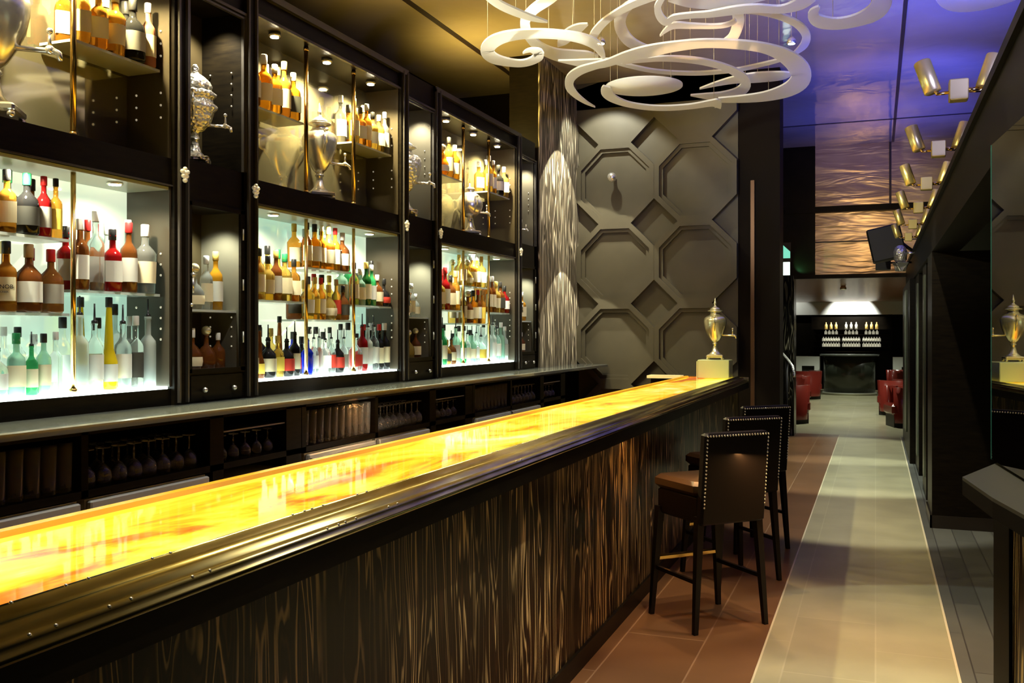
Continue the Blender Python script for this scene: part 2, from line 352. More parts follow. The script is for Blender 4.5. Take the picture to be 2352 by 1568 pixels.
# partition and low opening at the end of the long room
struct('wall_partition', MB().box(-1.45, -1.15, 14.9, 15.3, 0, 2.42), zebra('striped_dark_stone', (.01, .01, .006), (.04, .04, .025), (.40, .40, .26), 12, .6), 'dark striped pier beside the low opening')
struct('wall_header', MB().box(-1.1, 4.1, 15.2, 15.3, 2.41, CZ), header_m, 'rippled gold glass wall over the low opening')
struct('wall_header', MB().box(-1.46, -.86, 15.12, 15.2, 2.42, CZ).box(-1.3, 3, 15.08, 15.2, 3.38, 3.47).box(-1.2, 3, 15.1, 15.2, 2.38, 2.44), dark_wall, 'dark frame bars across the gold glass wall')
struct('trim_5', MB().box(.19, .22, 15.18, 15.2, 3.47, CZ), seam_m)
struct('trim_6', MB().box(-.95, 3, 15.185, 15.2, 2.93, 2.95), seam_m)
struct('ceiling', MB().box(-5, 4.1, 15.3, 28.2, 2.41, 2.6), lowceil_m, 'low brown glossy ceiling of the far lounge')
struct('wall_far', MB().box(-5, 4.1, 28, 28.2, 0, 2.41), dark_wall)
struct('wall_far', MB().box(-5, 4.1, 27.6, 28, 2.06, 2.41), white_paint, 'white bulkhead over the far bar')
struct('wall_lounge', MB().box(-5.1, -5, 15.3, 28, 0, 2.41), dark_wall)
struct('wall_lounge', MB().box(-5, -1.45, 15.2, 15.3, 0, CZ), dark_wall)
# right side: header beam and piers
struct('beam', MB().box(.42, .62, 3.7, 15.2, 2.2, 2.52).box(.40, .44, 3.7, 15.2, 2.49, 2.53), beam_m, 'black header beam along the aisle')
struct('beam', MB().box(.42, .62, -.6, 3.7, 2.2, 2.52).box(.40, .44, -.6, 3.7, 2.49, 2.53), beam_m, 'near end of the black header beam')
struct('ceiling', MB().box(.62, 4.1, -1.2, 15.2, 2.52, 2.6), dark_wall, 'dark low ceiling of the side room')
struct('pillar', MB().box(.42, 1.6, 8.25, 8.9, 0, 2.2), wood_black, 'broad black pier under the header beam')
struct('baseboard_pillar', MB().box(.405, 1.61, 8.235, 8.25, .0, .10).box(.405, .42, 8.235, 8.9, 0, .1), mat('dark_skirting', (.03, .025, .02), .2, .4))
struct('pillar', MB().box(.44, .62, 9.6, 10.3, 0, 2.2), wood_black, 'second black pier along the aisle')
struct('pillar', MB().box(.44, .8, 11.2, 12.2, 0, 2.2).box(.38, .62, 12.2, 15.2, 0, 2.2), wood_black, 'farthest black pier beside the low opening')
stripg = mat('grey_green_wall_panel', (.10, .12, .08), .35)
struct('wall_panel', MB().box(.36, .38, 13.0, 13.6, .3, 2.1).box(.425, .44, 9.7, 9.95, .2, 2.1).box(.425, .44, 11.3, 11.6, .2, 2.1), stripg, 'narrow grey green panels on the piers')

# ================================================================ BAR COUNTER
BX0, BX1, BY0, BY1 = -1.84, -1.19, .15, 9.77
bar = empty('bar_counter', (-1.5, 5, 0), 'long bar counter with glowing yellow onyx top and striped wood front', 'bar counter')
def bpart(name, mb, m, label=None):
    o = mb.obj(name, m, bar, label=label); o.matrix_parent_inverse = Matrix.Translation(bar.location).inverted(); return o
bpart('counter_body', MB().box(-1.78, -1.30, BY0, BY1-.08, 0, 1.07), wood_black)
bpart('front_panel', MB().box(-1.30, -1.28, BY0, BY1-.08, .0, 1.03), zebra_bar, 'dark wood veneer with wavy cream stripes')
bpart('plinth', MB().box(-1.285, -1.265, BY0, BY1-.1, 0, .09), wood_black)
bpart('counter_top', MB().box(-1.79, -1.32, BY0, BY1-.05, 1.07, 1.10), onyx, 'backlit yellow and orange onyx slab')
bpart('back_rail', MB().extrude_y([(-1.84, 1.06), (-1.84, 1.10), (-1.83, 1.112), (-1.80, 1.112), (-1.79, 1.10), (-1.79, 1.06)], BY0, BY1-.02), rail_yellow, 'amber stone rail')
edge = [(-1.325, 1.06), (-1.325, 1.102), (-1.312, 1.114), (-1.292, 1.116), (-1.278, 1.106), (-1.262, 1.102), (-1.250, 1.106), (-1.232, 1.104), (-1.222, 1.094),
        (-1.214, 1.090), (-1.206, 1.091), (-1.200, 1.084), (-1.196, 1.076), (-1.188, 1.074), (-1.184, 1.068), (-1.188, 1.062)]
bpart('brass_edge', MB().extrude_y(edge, BY0, BY1, True).box(-1.84, -1.19, BY1-.03, BY1, 1.06, 1.108), brass_dark, 'stepped brass moulding with rivets')
bpart('fascia', MB().extrude_y([(-1.31, 1.0), (-1.31, 1.062), (-1.195, 1.062), (-1.192, 1.0)], BY0, BY1), wood_black)
rv = MB()
for u in (56, 240, 432, 743, 785, 885, 1180):
    for dv in (0, .05):
        y = y_at(u, -1.215)+dv
        rv.sphere((-1.300, y, 1.116), .0035, 8, 5); rv.sphere((-1.205, y, 1.090), .0035, 8, 5)
o = bpart('rivet', rv, chrome); o['kind'] = 'stuff'
bpart('foot_strip', MB().box(-1.84, -1.30, BY1-.08, BY1-.06, 0, 1.06), zebra_bar)
lamp('AREA', (-1.24, 5.0, .985), 42, (1, .5, .18), (-1.29, 5.0, .5), .03, name='under_counter_light', sy=9.2)
fp = empty('bar_flap', (-2.02, 9.72, 0), 'pale stone flap closing the far end of the bar', 'counter flap')
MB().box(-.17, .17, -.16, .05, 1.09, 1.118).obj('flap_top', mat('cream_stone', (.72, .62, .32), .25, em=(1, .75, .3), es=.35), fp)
MB().box(-.16, .16, -.02, .02, 0, 1.09).obj('flap_panel', wood_black, fp)

# ================================================================ BACK BAR CABINETS
P0, PER = 2.019, 2.357
BAYN = {-1: 'nearest', 0: 'near', 1: 'middle', 2: 'far'}
def cyl_x(mb, x0, x1, y, z, r, seg=10):
    mb.tube([(x0, y, z), (x1, y, z)], r, seg)
def rosette(y, parent, z=2.335):
    mb = MB()
    M = Matrix.Translation((XC+.042, y, z))
    mb.sphere((0, 0, 0), .017, 10, 6, M)
    for k in range(5):
        a = pi/2+2*pi*k/5; mb.sphere((0, .019*cos(a), .019*sin(a)), .012, 8, 5, M)
    mb.sphere((0, 0, -.036), .013, 8, 5, M)
    return mb.obj('rosette', mat('pearl_gold', (.9, .84, .62), .25, .5, em=(1, .9, .6), es=.12), parent, label='small gilt flower ornament')
for k in (0, 1, 2):
    y0 = P0+PER*k; y1 = y0+1.688; nm = BAYN[k]
    cb = empty('display_cabinet', (0, 0, 0), f'wide black {nm} display cabinet with lit glass shelves over a glowing base', 'cabinet', 'wide lit display cabinets of the back bar')
    fr = MB()
    fr.box(XB-.03, XC+.02, y0-.1, y0, 1.20, 3.46).box(XB-.03, XC+.02, y1, y1+.1, 1.20, 3.46)       # posts
    fr.box(XB-.03, XC+.0, y0, y1, 1.20, 1.28).box(XB-.03, XC+.0, y0, y1, 2.26, 2.40).box(XB-.03, XC+.0, y0, y1, 3.30, 3.46)
    fr.box(XB-.05, XB-.03, y0-.1, y1+.1, 1.2, 3.46)
    fr.obj('carcass', wood_black, cb)
    md = MB()
    for yy in (y0-.1, y0-.03, y1+.02, y1+.08):
        md.box(XC+.02, XC+.035, yy, yy+.012, 1.21, 3.44)
    md.box(XC, XC+.02, y0, y1, 3.30, 3.315).box(XC, XC+.012, y0, y1, 2.262, 2.27).box(XC, XC+.03, y0-.1, y1+.1, 3.42, 3.46)
    md.obj('moulding', wood_edge, cb)
    MB().box(XB-.03, XB-.012, y0, y1, 2.40, 3.30).obj('back_mirror', mirror_m, cb, label='mirrored back of the upper cupboard')
    MB().box(XB-.03, XB-.012, y0, y1, 1.28, 2.26).obj('back_panel', lit_back, cb, label='pale green lit glass back')
    for (ya, yb) in ((y1-.012, y1), (y0, y0+.012)):
        for (za, zb) in ((2.40, 3.30), (1.29, 2.26)): MB().box(XB-.012, XC, ya, yb, za, zb).obj('side_lining', inner_grey, cb)
    MB().box(XB-.012, XC-.005, y0+.012, y1-.012, 2.245, 2.262).obj('soffit', mat('pale_soffit', (.45, .5, .42), .3), cb)
    MB().box(XB-.012, XC-.01, y0+.012, y1-.012, 1.28, 1.292).obj('light_panel', light_base, cb, label='glowing white base panel')
    pins = MB()
    for (za, zb) in ((2.60, 3.05), (1.52, 1.98)):
        z = za
        while z < zb:
            if abs(z-2.83) > .07 and abs(z-1.735) > .05:
                for x in (XB+.05, XC-.05): pins.sphere((x, y1-.014, z), .006, 6, 4)
            z += .052 if za < 2 else .06
    o = pins.obj('shelf_pin', pin_m, cb); o['kind'] = 'stuff'
    t = 1.688/3
    for j, (a, b_, zs) in enumerate(((y0+.01, y0+t-.01, (2.83, 1.74)), (y0+t+.01, y0+2*t-.01, (1.955, 1.635)), (y0+2*t+.01, y1-.02, (2.83, 1.74)))):
        for z in zs:
            MB().box(XB+.005, XC-.05, a, b_, z-.012, z).obj('glass_shelf', shelf_glass, cb)
    for j in (1, 2):
        for x in (XC-.04,):
            po = MB(); po.tube([(x, y0+t*j, 1.29), (x, y0+t*j, 2.25)], .011, 8); po.tube([(x, y0+t*j, 2.40), (x, y0+t*j, 3.30)], .013, 8)
            for z in (1.30, 2.41, 3.28): po.tube([(x, y0+t*j, z-.01), (x, y0+t*j, z+.01)], .016, 8)
            po.obj('brass_post', brass, cb)
    for j in range(3):
        yy = y0+t*(j+.5)
        d = MB().lathe([(.036, 0), (.036, .018), (.026, .02)], (XC-.07, yy, 3.278), 14).obj('downlight', chrome, cb)
        MB().lathe([(.024, -.001), (.024, .004)], (XC-.07, yy, 3.273), 12).obj('lens', led_warm, d)
        lamp('SPOT', (XC-.05, yy, 3.255), 150, (1, .84, .42), (XC-.14, yy, 2.4), .02, 140, .6, 'cabinet_downlight')
        if j != 1 or k == 2:
            d = MB().lathe([(.036, 0), (.036, .01)], (XC-.08, yy, 2.236), 14).obj('downlight', chrome, cb)
            MB().lathe([(.028, -.001), (.028, .002)], (XC-.08, yy, 2.234), 12).obj('lens', led_white, d)
        lamp('SPOT', (XC-.025, yy, 2.235), 34, (1, .93, .68), (XC-.14, yy, 1.3), .02, 150, .6, 'cabinet_downlight')
    rosette(y0-.05, cb); rosette(y1+.05, cb)
    # narrow unit
    n0, n1 = y1+.10, y1+.569
    if k == 2: n1 = y1+.56
    nb = empty('narrow_cabinet', (0, 0, 0), f'narrow black cabinet with drawer and silver urn niche, directly after the {nm} wide bay', 'cabinet', 'narrow cabinets between the wide bays')
    fr = MB().box(XB-.05, XB-.03, n0, n1, 1.2, 3.46).box(XB-.03, XC, n0, n1, 1.20, 1.345).box(XB-.03, XC, n0, n1, 2.20, 2.42).box(XB-.03, XC, n0, n1, 3.28, 3.46)
    fr.box(XB-.03, XC, n0, n0+.02, 1.345, 3.28).box(XB-.03, XC, n1-.02, n1, 1.345, 3.28); fr.obj('carcass', wood_black, nb)
    MB().box(XB-.03, XB-.012, n0+.02, n1-.02, 2.42, 3.28).box(XB-.03, XB-.012, n0+.02, n1-.02, 1.345, 2.20).obj('back_panel', niche_glass if k else mat('dark_back_panel', (.03, .022, .01), .3), nb)
    MB().box(XB-.012, XC-.01, n1-.026, n1-.020, 1.352, 2.20).obj('side_lining', niche_glass, nb)
    if k: MB().box(XB-.012, XC-.01, n1-.026, n1-.020, 2.42, 3.28).obj('side_lining', niche_glass, nb)
    dr = MB().box(XC, XC+.012, n0+.03, n1-.03, 1.21, 1.335).obj('drawer', wood_black, nb)
    for f in (.25, .75):
        yy = n0+(n1-n0)*f; MB().sphere((XC+.028, yy, 1.262), .014, 10, 6).obj('knob', chrome, dr, label='round silver knob')
    df = MB().box(XC, XC+.015, n0+.01, n0+.035, 1.35, 2.21).box(XC, XC+.015, n1-.045, n1-.01, 1.35, 2.21).box(XC, XC+.015, n0+.01, n1-.01, 1.345, 1.37).box(XC, XC+.015, n0+.01, n1-.01, 2.19, 2.215)
    df = df.obj('door', wood_black, nb)
    MB().tube([(XC+.03, n0+.022, 1.75), (XC+.03, n0+.022, 1.83)], .006, 6).sphere((XC+.03, n0+.022, 1.84), .012, 8, 5).sphere((XC+.02, n0+.022, 1.69), .010, 8, 5).obj('handle', chrome, df, label='silver key shaped handle')
    for zz in (1.50, 1.78, 2.05): MB().tube([(XC+.018, n1-.03, zz), (XC+.018, n1-.03, zz+.06)], .005, 6).obj('hinge', steel, df)
    um = MB().box(XC, XC+.02, n0, n0+.012, 2.42, 3.28).box(XC, XC+.02, n1-.012, n1, 2.42, 3.28).box(XC, XC+.022, n0, n1, 3.265, 3.28).box(XC, XC+.016, n0+.014, n0+.022, 2.42, 3.25).box(XC, XC+.016, n1-.022, n1-.014, 2.42, 3.25).box(XC, XC+.018, n0+.01, n1-.01, 3.245, 3.256)
    um.obj('moulding', wood_edge, nb)
    MB().box(XB-.01, XC-.03, n0+.02, n1-.02, 1.66, 1.672).obj('glass_shelf', shelf_glass, nb)
    MB().box(XB-.01, XC-.01, n0+.02, n1-.02, 1.345, 1.352).obj('shelf', steel, nb)
    pins = MB()
    for i in range(8):
        z = (1.48+.052*i) if i < 4 else (2.78+.06*(i-4))
        for x in (XB+.05, XC-.06): pins.sphere((x, n1-.028, z), .005, 6, 4)
    o = pins.obj('shelf_pin', pin_m, nb); o['kind'] = 'stuff'
    yy = (n0+n1)/2
    lamp('SPOT', (XC-.07, yy+.1, 3.26), (70, 60, 50)[k], (1, .93, .7), (XC-.2, yy+.05, 2.4), .02, 110, .6, 'niche_light')
    lamp('SPOT', (XC-.07, yy+.08, 2.18), (40, 40, 36)[k], (.95, 1, .8), (XC-.2, yy, 1.3), .02, 120, .6, 'niche_light')
    d = MB().lathe([(.022, 0), (.022, .012)], (XC-.07, n0+.08, 3.268), 12).obj('downlight', led_white if k else chrome, nb)

# ---------------------------------------------------------------- worktop and the units below it
wt = MB().extrude_y([(XB-.05, 1.165), (XB-.05, 1.2), (-2.85, 1.2), (-2.84, 1.195), (-2.84, 1.17), (-2.86, 1.165)], -.3, 10.43)
tag(wt.obj('back_counter_top', counter_stone), 'long dark polished worktop running below the lit cabinets', 'worktop')
FX = -2.93
def put_tag(o, *a): return tag(o, *a)
hb_prof = [(.028, 0), (.030, .004), (.034, .17), (.035, .195), (.033, .195), (.028, .02), (.002, .018)]
hb_me = MB().lathe(hb_prof, seg=12).mesh('highball_glass', glassware)
wg_prof = [(.003, .16), (.006, .158), (.007, .155), (.030, .155), (.031, .150), (.004, .146), (.004, .085), (.015, .078), (.032, .055), (.036, .03), (.031, 0), (.028, 0), (.033, .03), (.029, .052), (.002, .075)]
wg_me = MB().lathe([(r, z) for r, z in reversed(wg_prof)], seg=12).mesh('stem_glass', glassware)
SPAN = {0: ('near', 1), 1: ('middle', 1), 2: ('far', 1)}
for k in (0, 1, 2):
    y0 = P0+PER*k; nm = BAYN[k]
    un = empty('under_counter_unit', (0, 0, 0), f'black open under counter unit holding glassware below the {nm} wide bay', 'cabinet', 'black open units under the worktop')
    ub = MB()
    ub.box(XB, XB+.03, y0+.05, y0+2.38, .9, 1.165)
    for (a, b_) in ((y0+.05, y0+.09), (y0+.865, y0+.90), (y0+1.64, y0+1.74), (y0+2.26, y0+2.40)): ub.box(XB, FX, a, b_, .895, 1.165)
    ub.box(XB, FX, y0+.05, y0+2.4, .895, .925).box(XB, FX-.0, y0+.05, y0+2.4, 1.145, 1.165).box(XB, FX, y0+1.66, y0+1.74, 0, .895).box(XB, FX, y0+2.26, y0+2.4, 0, .895)
    ub.obj('carcass', wood_black, un)
    if k < 2 or True:
        for j, (a, b_) in enumerate(((y0+.10, y0+.86), (y0+.90, y0+1.63))):
            fg = empty('refrigerator', (0, 0, 0), f'steel under counter refrigerator, {("near", "second")[j]} door below the {nm} bay', 'refrigerator', 'steel refrigerators under the worktop')
            MB().box(XB+.04, FX-.02, a, b_, .0, .885).obj('body', steel, fg)
            dd = MB().bevbox(FX-.018, FX+.012, a+.005, b_-.005, .06, .88, .006).obj('door', steel, fg)
            hy = (b_-.26) if j == 0 else (a+.06)
            if j or k == 0: MB().box(FX+.012, FX+.014, hy, hy+.2, .80, .845).obj('handle_recess', speaker_m, dd)
            else: MB().box(FX+.01, FX+.03, a+.01, b_-.01, .83, .86).obj('door_rail', chrome, dd)
    # glassware
    zg = .926
    gi = 0
    for col in range(10):
        for row in range(3):
            if row == 2 and col % 2: continue
            y = y0+.135+col*.0765; x = FX-.05-row*.085
            g = inst('highball_glass', hb_me, None, (x, y, zg))
            tag(g, f'tall clear highball glass, upright in the dark rack under the {nm} bay', 'glass', f'highball glasses under the {nm} bay')
    for col in range(8):
        for row in range(2):
            y = y0+.95+col*.088; x = FX-.06-row*.12
            g = inst('stem_glass', wg_me, None, (x, y, zg+.06 if False else zg))
            tag(g, f'upside down stemmed glass standing in the dark unit under the {nm} bay', 'glass', f'stemmed glasses under the {nm} bay')
    sh = MB().box(XB+.03, FX-.01, y0+1.74, y0+2.26, 1.07, 1.077).box(XB+.03, FX-.01, y0+1.74, y0+2.26, .83, .84).obj('glass_shelf', shelf_glass, un)
    for col in range(5):
        y = y0+1.81+col*.095
        g = inst('stem_glass', wg_me, None, (FX-.07, y, zg)); g.scale = (.8, .8, .8)
        tag(g, f'small upside down stemmed glass in the narrow rack after the {nm} bay', 'glass', f'small stemmed glasses after the {nm} bay')
lamp('AREA', (-2.88, 5.2, 1.155), 7, (1, .92, .7), (-3.1, 5.2, .9), .02, name='glassware_fill', sy=7.6)  # unseen fill strip added for highlights on the glassware

# ================================================================ BOTTLES
PROF = {
 'round': (.036, [(.033, 0), (.037, .006), (.037, .17), (.034, .19), (.020, .21), (.013, .225), (.012, .275), (.014, .277), (.014, .285)]),
 'square': (.036, [(.033, 0), (.036, .005), (.036, .15), (.033, .165), (.015, .185), (.013, .19), (.012, .235), (.014, .237), (.014, .245)]),
 'squat': (.045, [(.040, 0), (.046, .008), (.046, .11), (.042, .135), (.020, .16), (.013, .17), (.012, .205), (.015, .207), (.015, .215)]),
 'tall': (.036, [(.034, 0), (.037, .006), (.037, .20), (.035, .215), (.016, .24), (.014, .245), (.014, .315), (.016, .317), (.016, .33)]),
 'tapered': (.038, [(.036, 0), (.040, .006), (.040, .13), (.034, .15), (.022, .19), (.014, .36), (.012, .40), (.013, .41)]),
 'bulbous': (.048, [(.030, 0), (.045, .01), (.052, .05), (.048, .09), (.030, .12), (.014, .135), (.012, .18), (.015, .182), (.015, .19)]),
 'shouldered': (.040, [(.036, 0), (.038, .006), (.042, .14), (.043, .155), (.030, .175), (.015, .19), (.013, .235), (.015, .237), (.015, .245)]),
}
COLS = {
 'amber': ((.95, .42, .05), .8), 'orange': ((1., .46, .03), .8), 'golden': ((1., .70, .14), .8), 'brown': ((.22, .07, .015), .55), 'black': ((.012, .012, .012), .05), 'green': ((.05, .45, .16), .6),
 'dark green': ((.015, .10, .02), .35), 'clear': ((.96, 1., .98), .92), 'frosted': ((.88, 1., .96), .6), 'blue': ((.01, .03, .7), .45), 'yellow': ((1., .72, .02), .35), 'red': ((.28, .008, .008), .4), 'pink': ((.85, .35, .2), .6), 'pale green': ((.45, .80, .62), .6)}
CAPC = {'black': (.015, .015, .015), 'red': (.55, .02, .02), 'gold': (.8, .55, .12), 'white': (.85, .85, .78), 'silver': (.75, .75, .72), 'green': (.02, .25, .08), 'cork': (.5, .33, .15)}
LABC = {'cream': (.85, .78, .52), 'white': (.85, .88, .8), 'grey': (.35, .35, .3), 'yellow': (.85, .65, .1), 'red': (.6, .05, .03), 'dark': (.05, .05, .04)}
def cmat(pref, nm, c, **k): return mat(pref+'_'+nm.replace(' ', '_'), c, **k)
MESHC = {}
def glass_mat(c):
    col, tw = COLS[c]; return mat('bottle_'+c.replace(' ', '_'), col, .06 if c != 'frosted' else .3, 0, tw, 1.16, coat=.25)
def bottle(kind, col, lab, cap, x, y, z, sc_=1., label=None, cat='bottle', group=None, rz=None, text=None):
    r0, prof = PROF[kind]; sq = kind in ('square',)
    key = (kind, col)
    if key not in MESHC: MESHC[key] = MB().lathe(prof, seg=16 if not sq else 20, sq=.75 if sq else 0).mesh('bottle', glass_mat(col))
    root = inst('bottle', MESHC[key], None, (x, y, z)); root.scale = (sc_, sc_, sc_)
    root.rotation_euler = (0, 0, radians(-35) if rz is None else rz)
    tag(root, label, cat, group)
    top = prof[-1][1]
    if cap:
        key = (kind, 'cap', cap)
        if key not in MESHC:
            mb = MB()
            if cap == 'pourer':
                mb.lathe([(.013, 0), (.013, .012), (.005, .016), (.004, .05), (.0035, .085)], (0, 0, top-.002), 8); m = pour_m
            elif cap == 'stopper':
                mb.sphere((0, 0, top+.022), .026, 12, 8).tube([(0, 0, top-.005), (0, 0, top+.01)], .011, 8); m = cmat('cap', 'crystal', (.85, .78, .5), rough=.15, metal=.6)
            else:
                h = .03; mb.lathe([(.0155, -.018), (.0165, -.016), (.0165, h-.003), (.0145, h)], (0, 0, top-.004), 12); m = cmat('cap', cap, CAPC[cap], rough=.35)
            MESHC[key] = mb.mesh('cap', m)
        inst('cap', MESHC[key], root)
    if lab:
        key = (kind, 'label', lab)
        if key not in MESHC:
            mb = MB(); zt = .80*[p[1] for p in prof if p[0] > .85*r0][-1]; z0_, z1_ = .25*zt+.008, zt
            def rad(z):
                for (ra_, za_), (rb_, zb_) in zip(prof, prof[1:]):
                    if za_ <= z <= zb_ and zb_ > za_: return ra_+(rb_-ra_)*(z-za_)/(zb_-za_)
                return prof[1][0]
            N = 8; K = 5; vs = []
            for i in range(N+1):
                a = -1.05+2.1*i/N; q = 1.
                if sq: q = 1/max(abs(cos(a)), abs(sin(a)))**.75
                for kk in range(K):
                    z_ = z0_+(z1_-z0_)*kk/(K-1); rr = (rad(z_)*q+.0012)*(1.03 if not sq else 1.02); vs.append((rr*cos(a), rr*sin(a), z_))
            mb.quadset(vs, [(K*i+kk, K*i+K+kk, K*i+K+kk+1, K*i+kk+1) for i in range(N) for kk in range(K-1)], not sq)
            MESHC[key] = mb.mesh('paper_label', cmat('paper', lab, LABC[lab], rough=.6))
        inst('paper_label', MESHC[key], root)
    return root
ORD = ['first', 'second', 'third', 'fourth', 'fifth', 'sixth', 'seventh', 'eighth', 'ninth', 'tenth']
HT = {k_: v_[1][-1][1] for k_, v_ in PROF.items()}
def shelf_row(items, ya, yb, z, where, x=-3.277, sc_=1.06, gap=.42, back=True):
    rows_ = [(list(items), x, 'from near end')]
    if back:
        bk = list(items); random.shuffle(bk); rows_.append((bk[:-1], -3.385, 'in back row'))
    for ri, (its, xx, pos) in enumerate(rows_):
        N = len(its); L = []
        for it in its:
            kind, cap = it[0], it[3]; s_ = (it[4] if len(it) > 4 else 1.)*sc_
            if ri and cap == 'pourer': cap = 'black'
            h = HT[kind]+{'pourer': .085, 'stopper': .05, None: 0}.get(cap, .028)
            s_ = min(s_, (gap-.006)/h); rm = max(p_[0] for p_ in PROF[kind][1])*(1.3 if kind == 'square' else 1.04)
            L.append([s_, rm, cap])
        tot = sum(2*a[0]*a[1] for a in L)+.003*N; f = min(1., (yb-ya)/tot)
        free = max(0., (yb-ya)-tot*f)/N; y = ya
        for i, (it, (s_, rm, cap)) in enumerate(zip(its, L)):
            kind, col, lab = it[:3]; s_ *= f; wd = 2*rm*s_+.003*f
            cw = {'pourer': 'pourer', 'stopper': 'ball stopper', None: 'no cap'}.get(cap, f'{cap} cap')
            bottle(kind, col, lab, cap, xx, y+free/2+wd/2, z, s_, f'{col} {kind} bottle, {cw}, {ORD[i]} {pos}, {where}', 'bottle', f'bottles on {where}')
            y += wd+free
A = lambda *a: a
R, Q, SQT, TL, TP, BU, SH = 'round', 'square', 'squat', 'tall', 'tapered', 'bulbous', 'shouldered'
def third(k, j): y0 = P0+PER*k; t = 1.688/3; return y0+t*j+.03, y0+t*(j+1)-.03
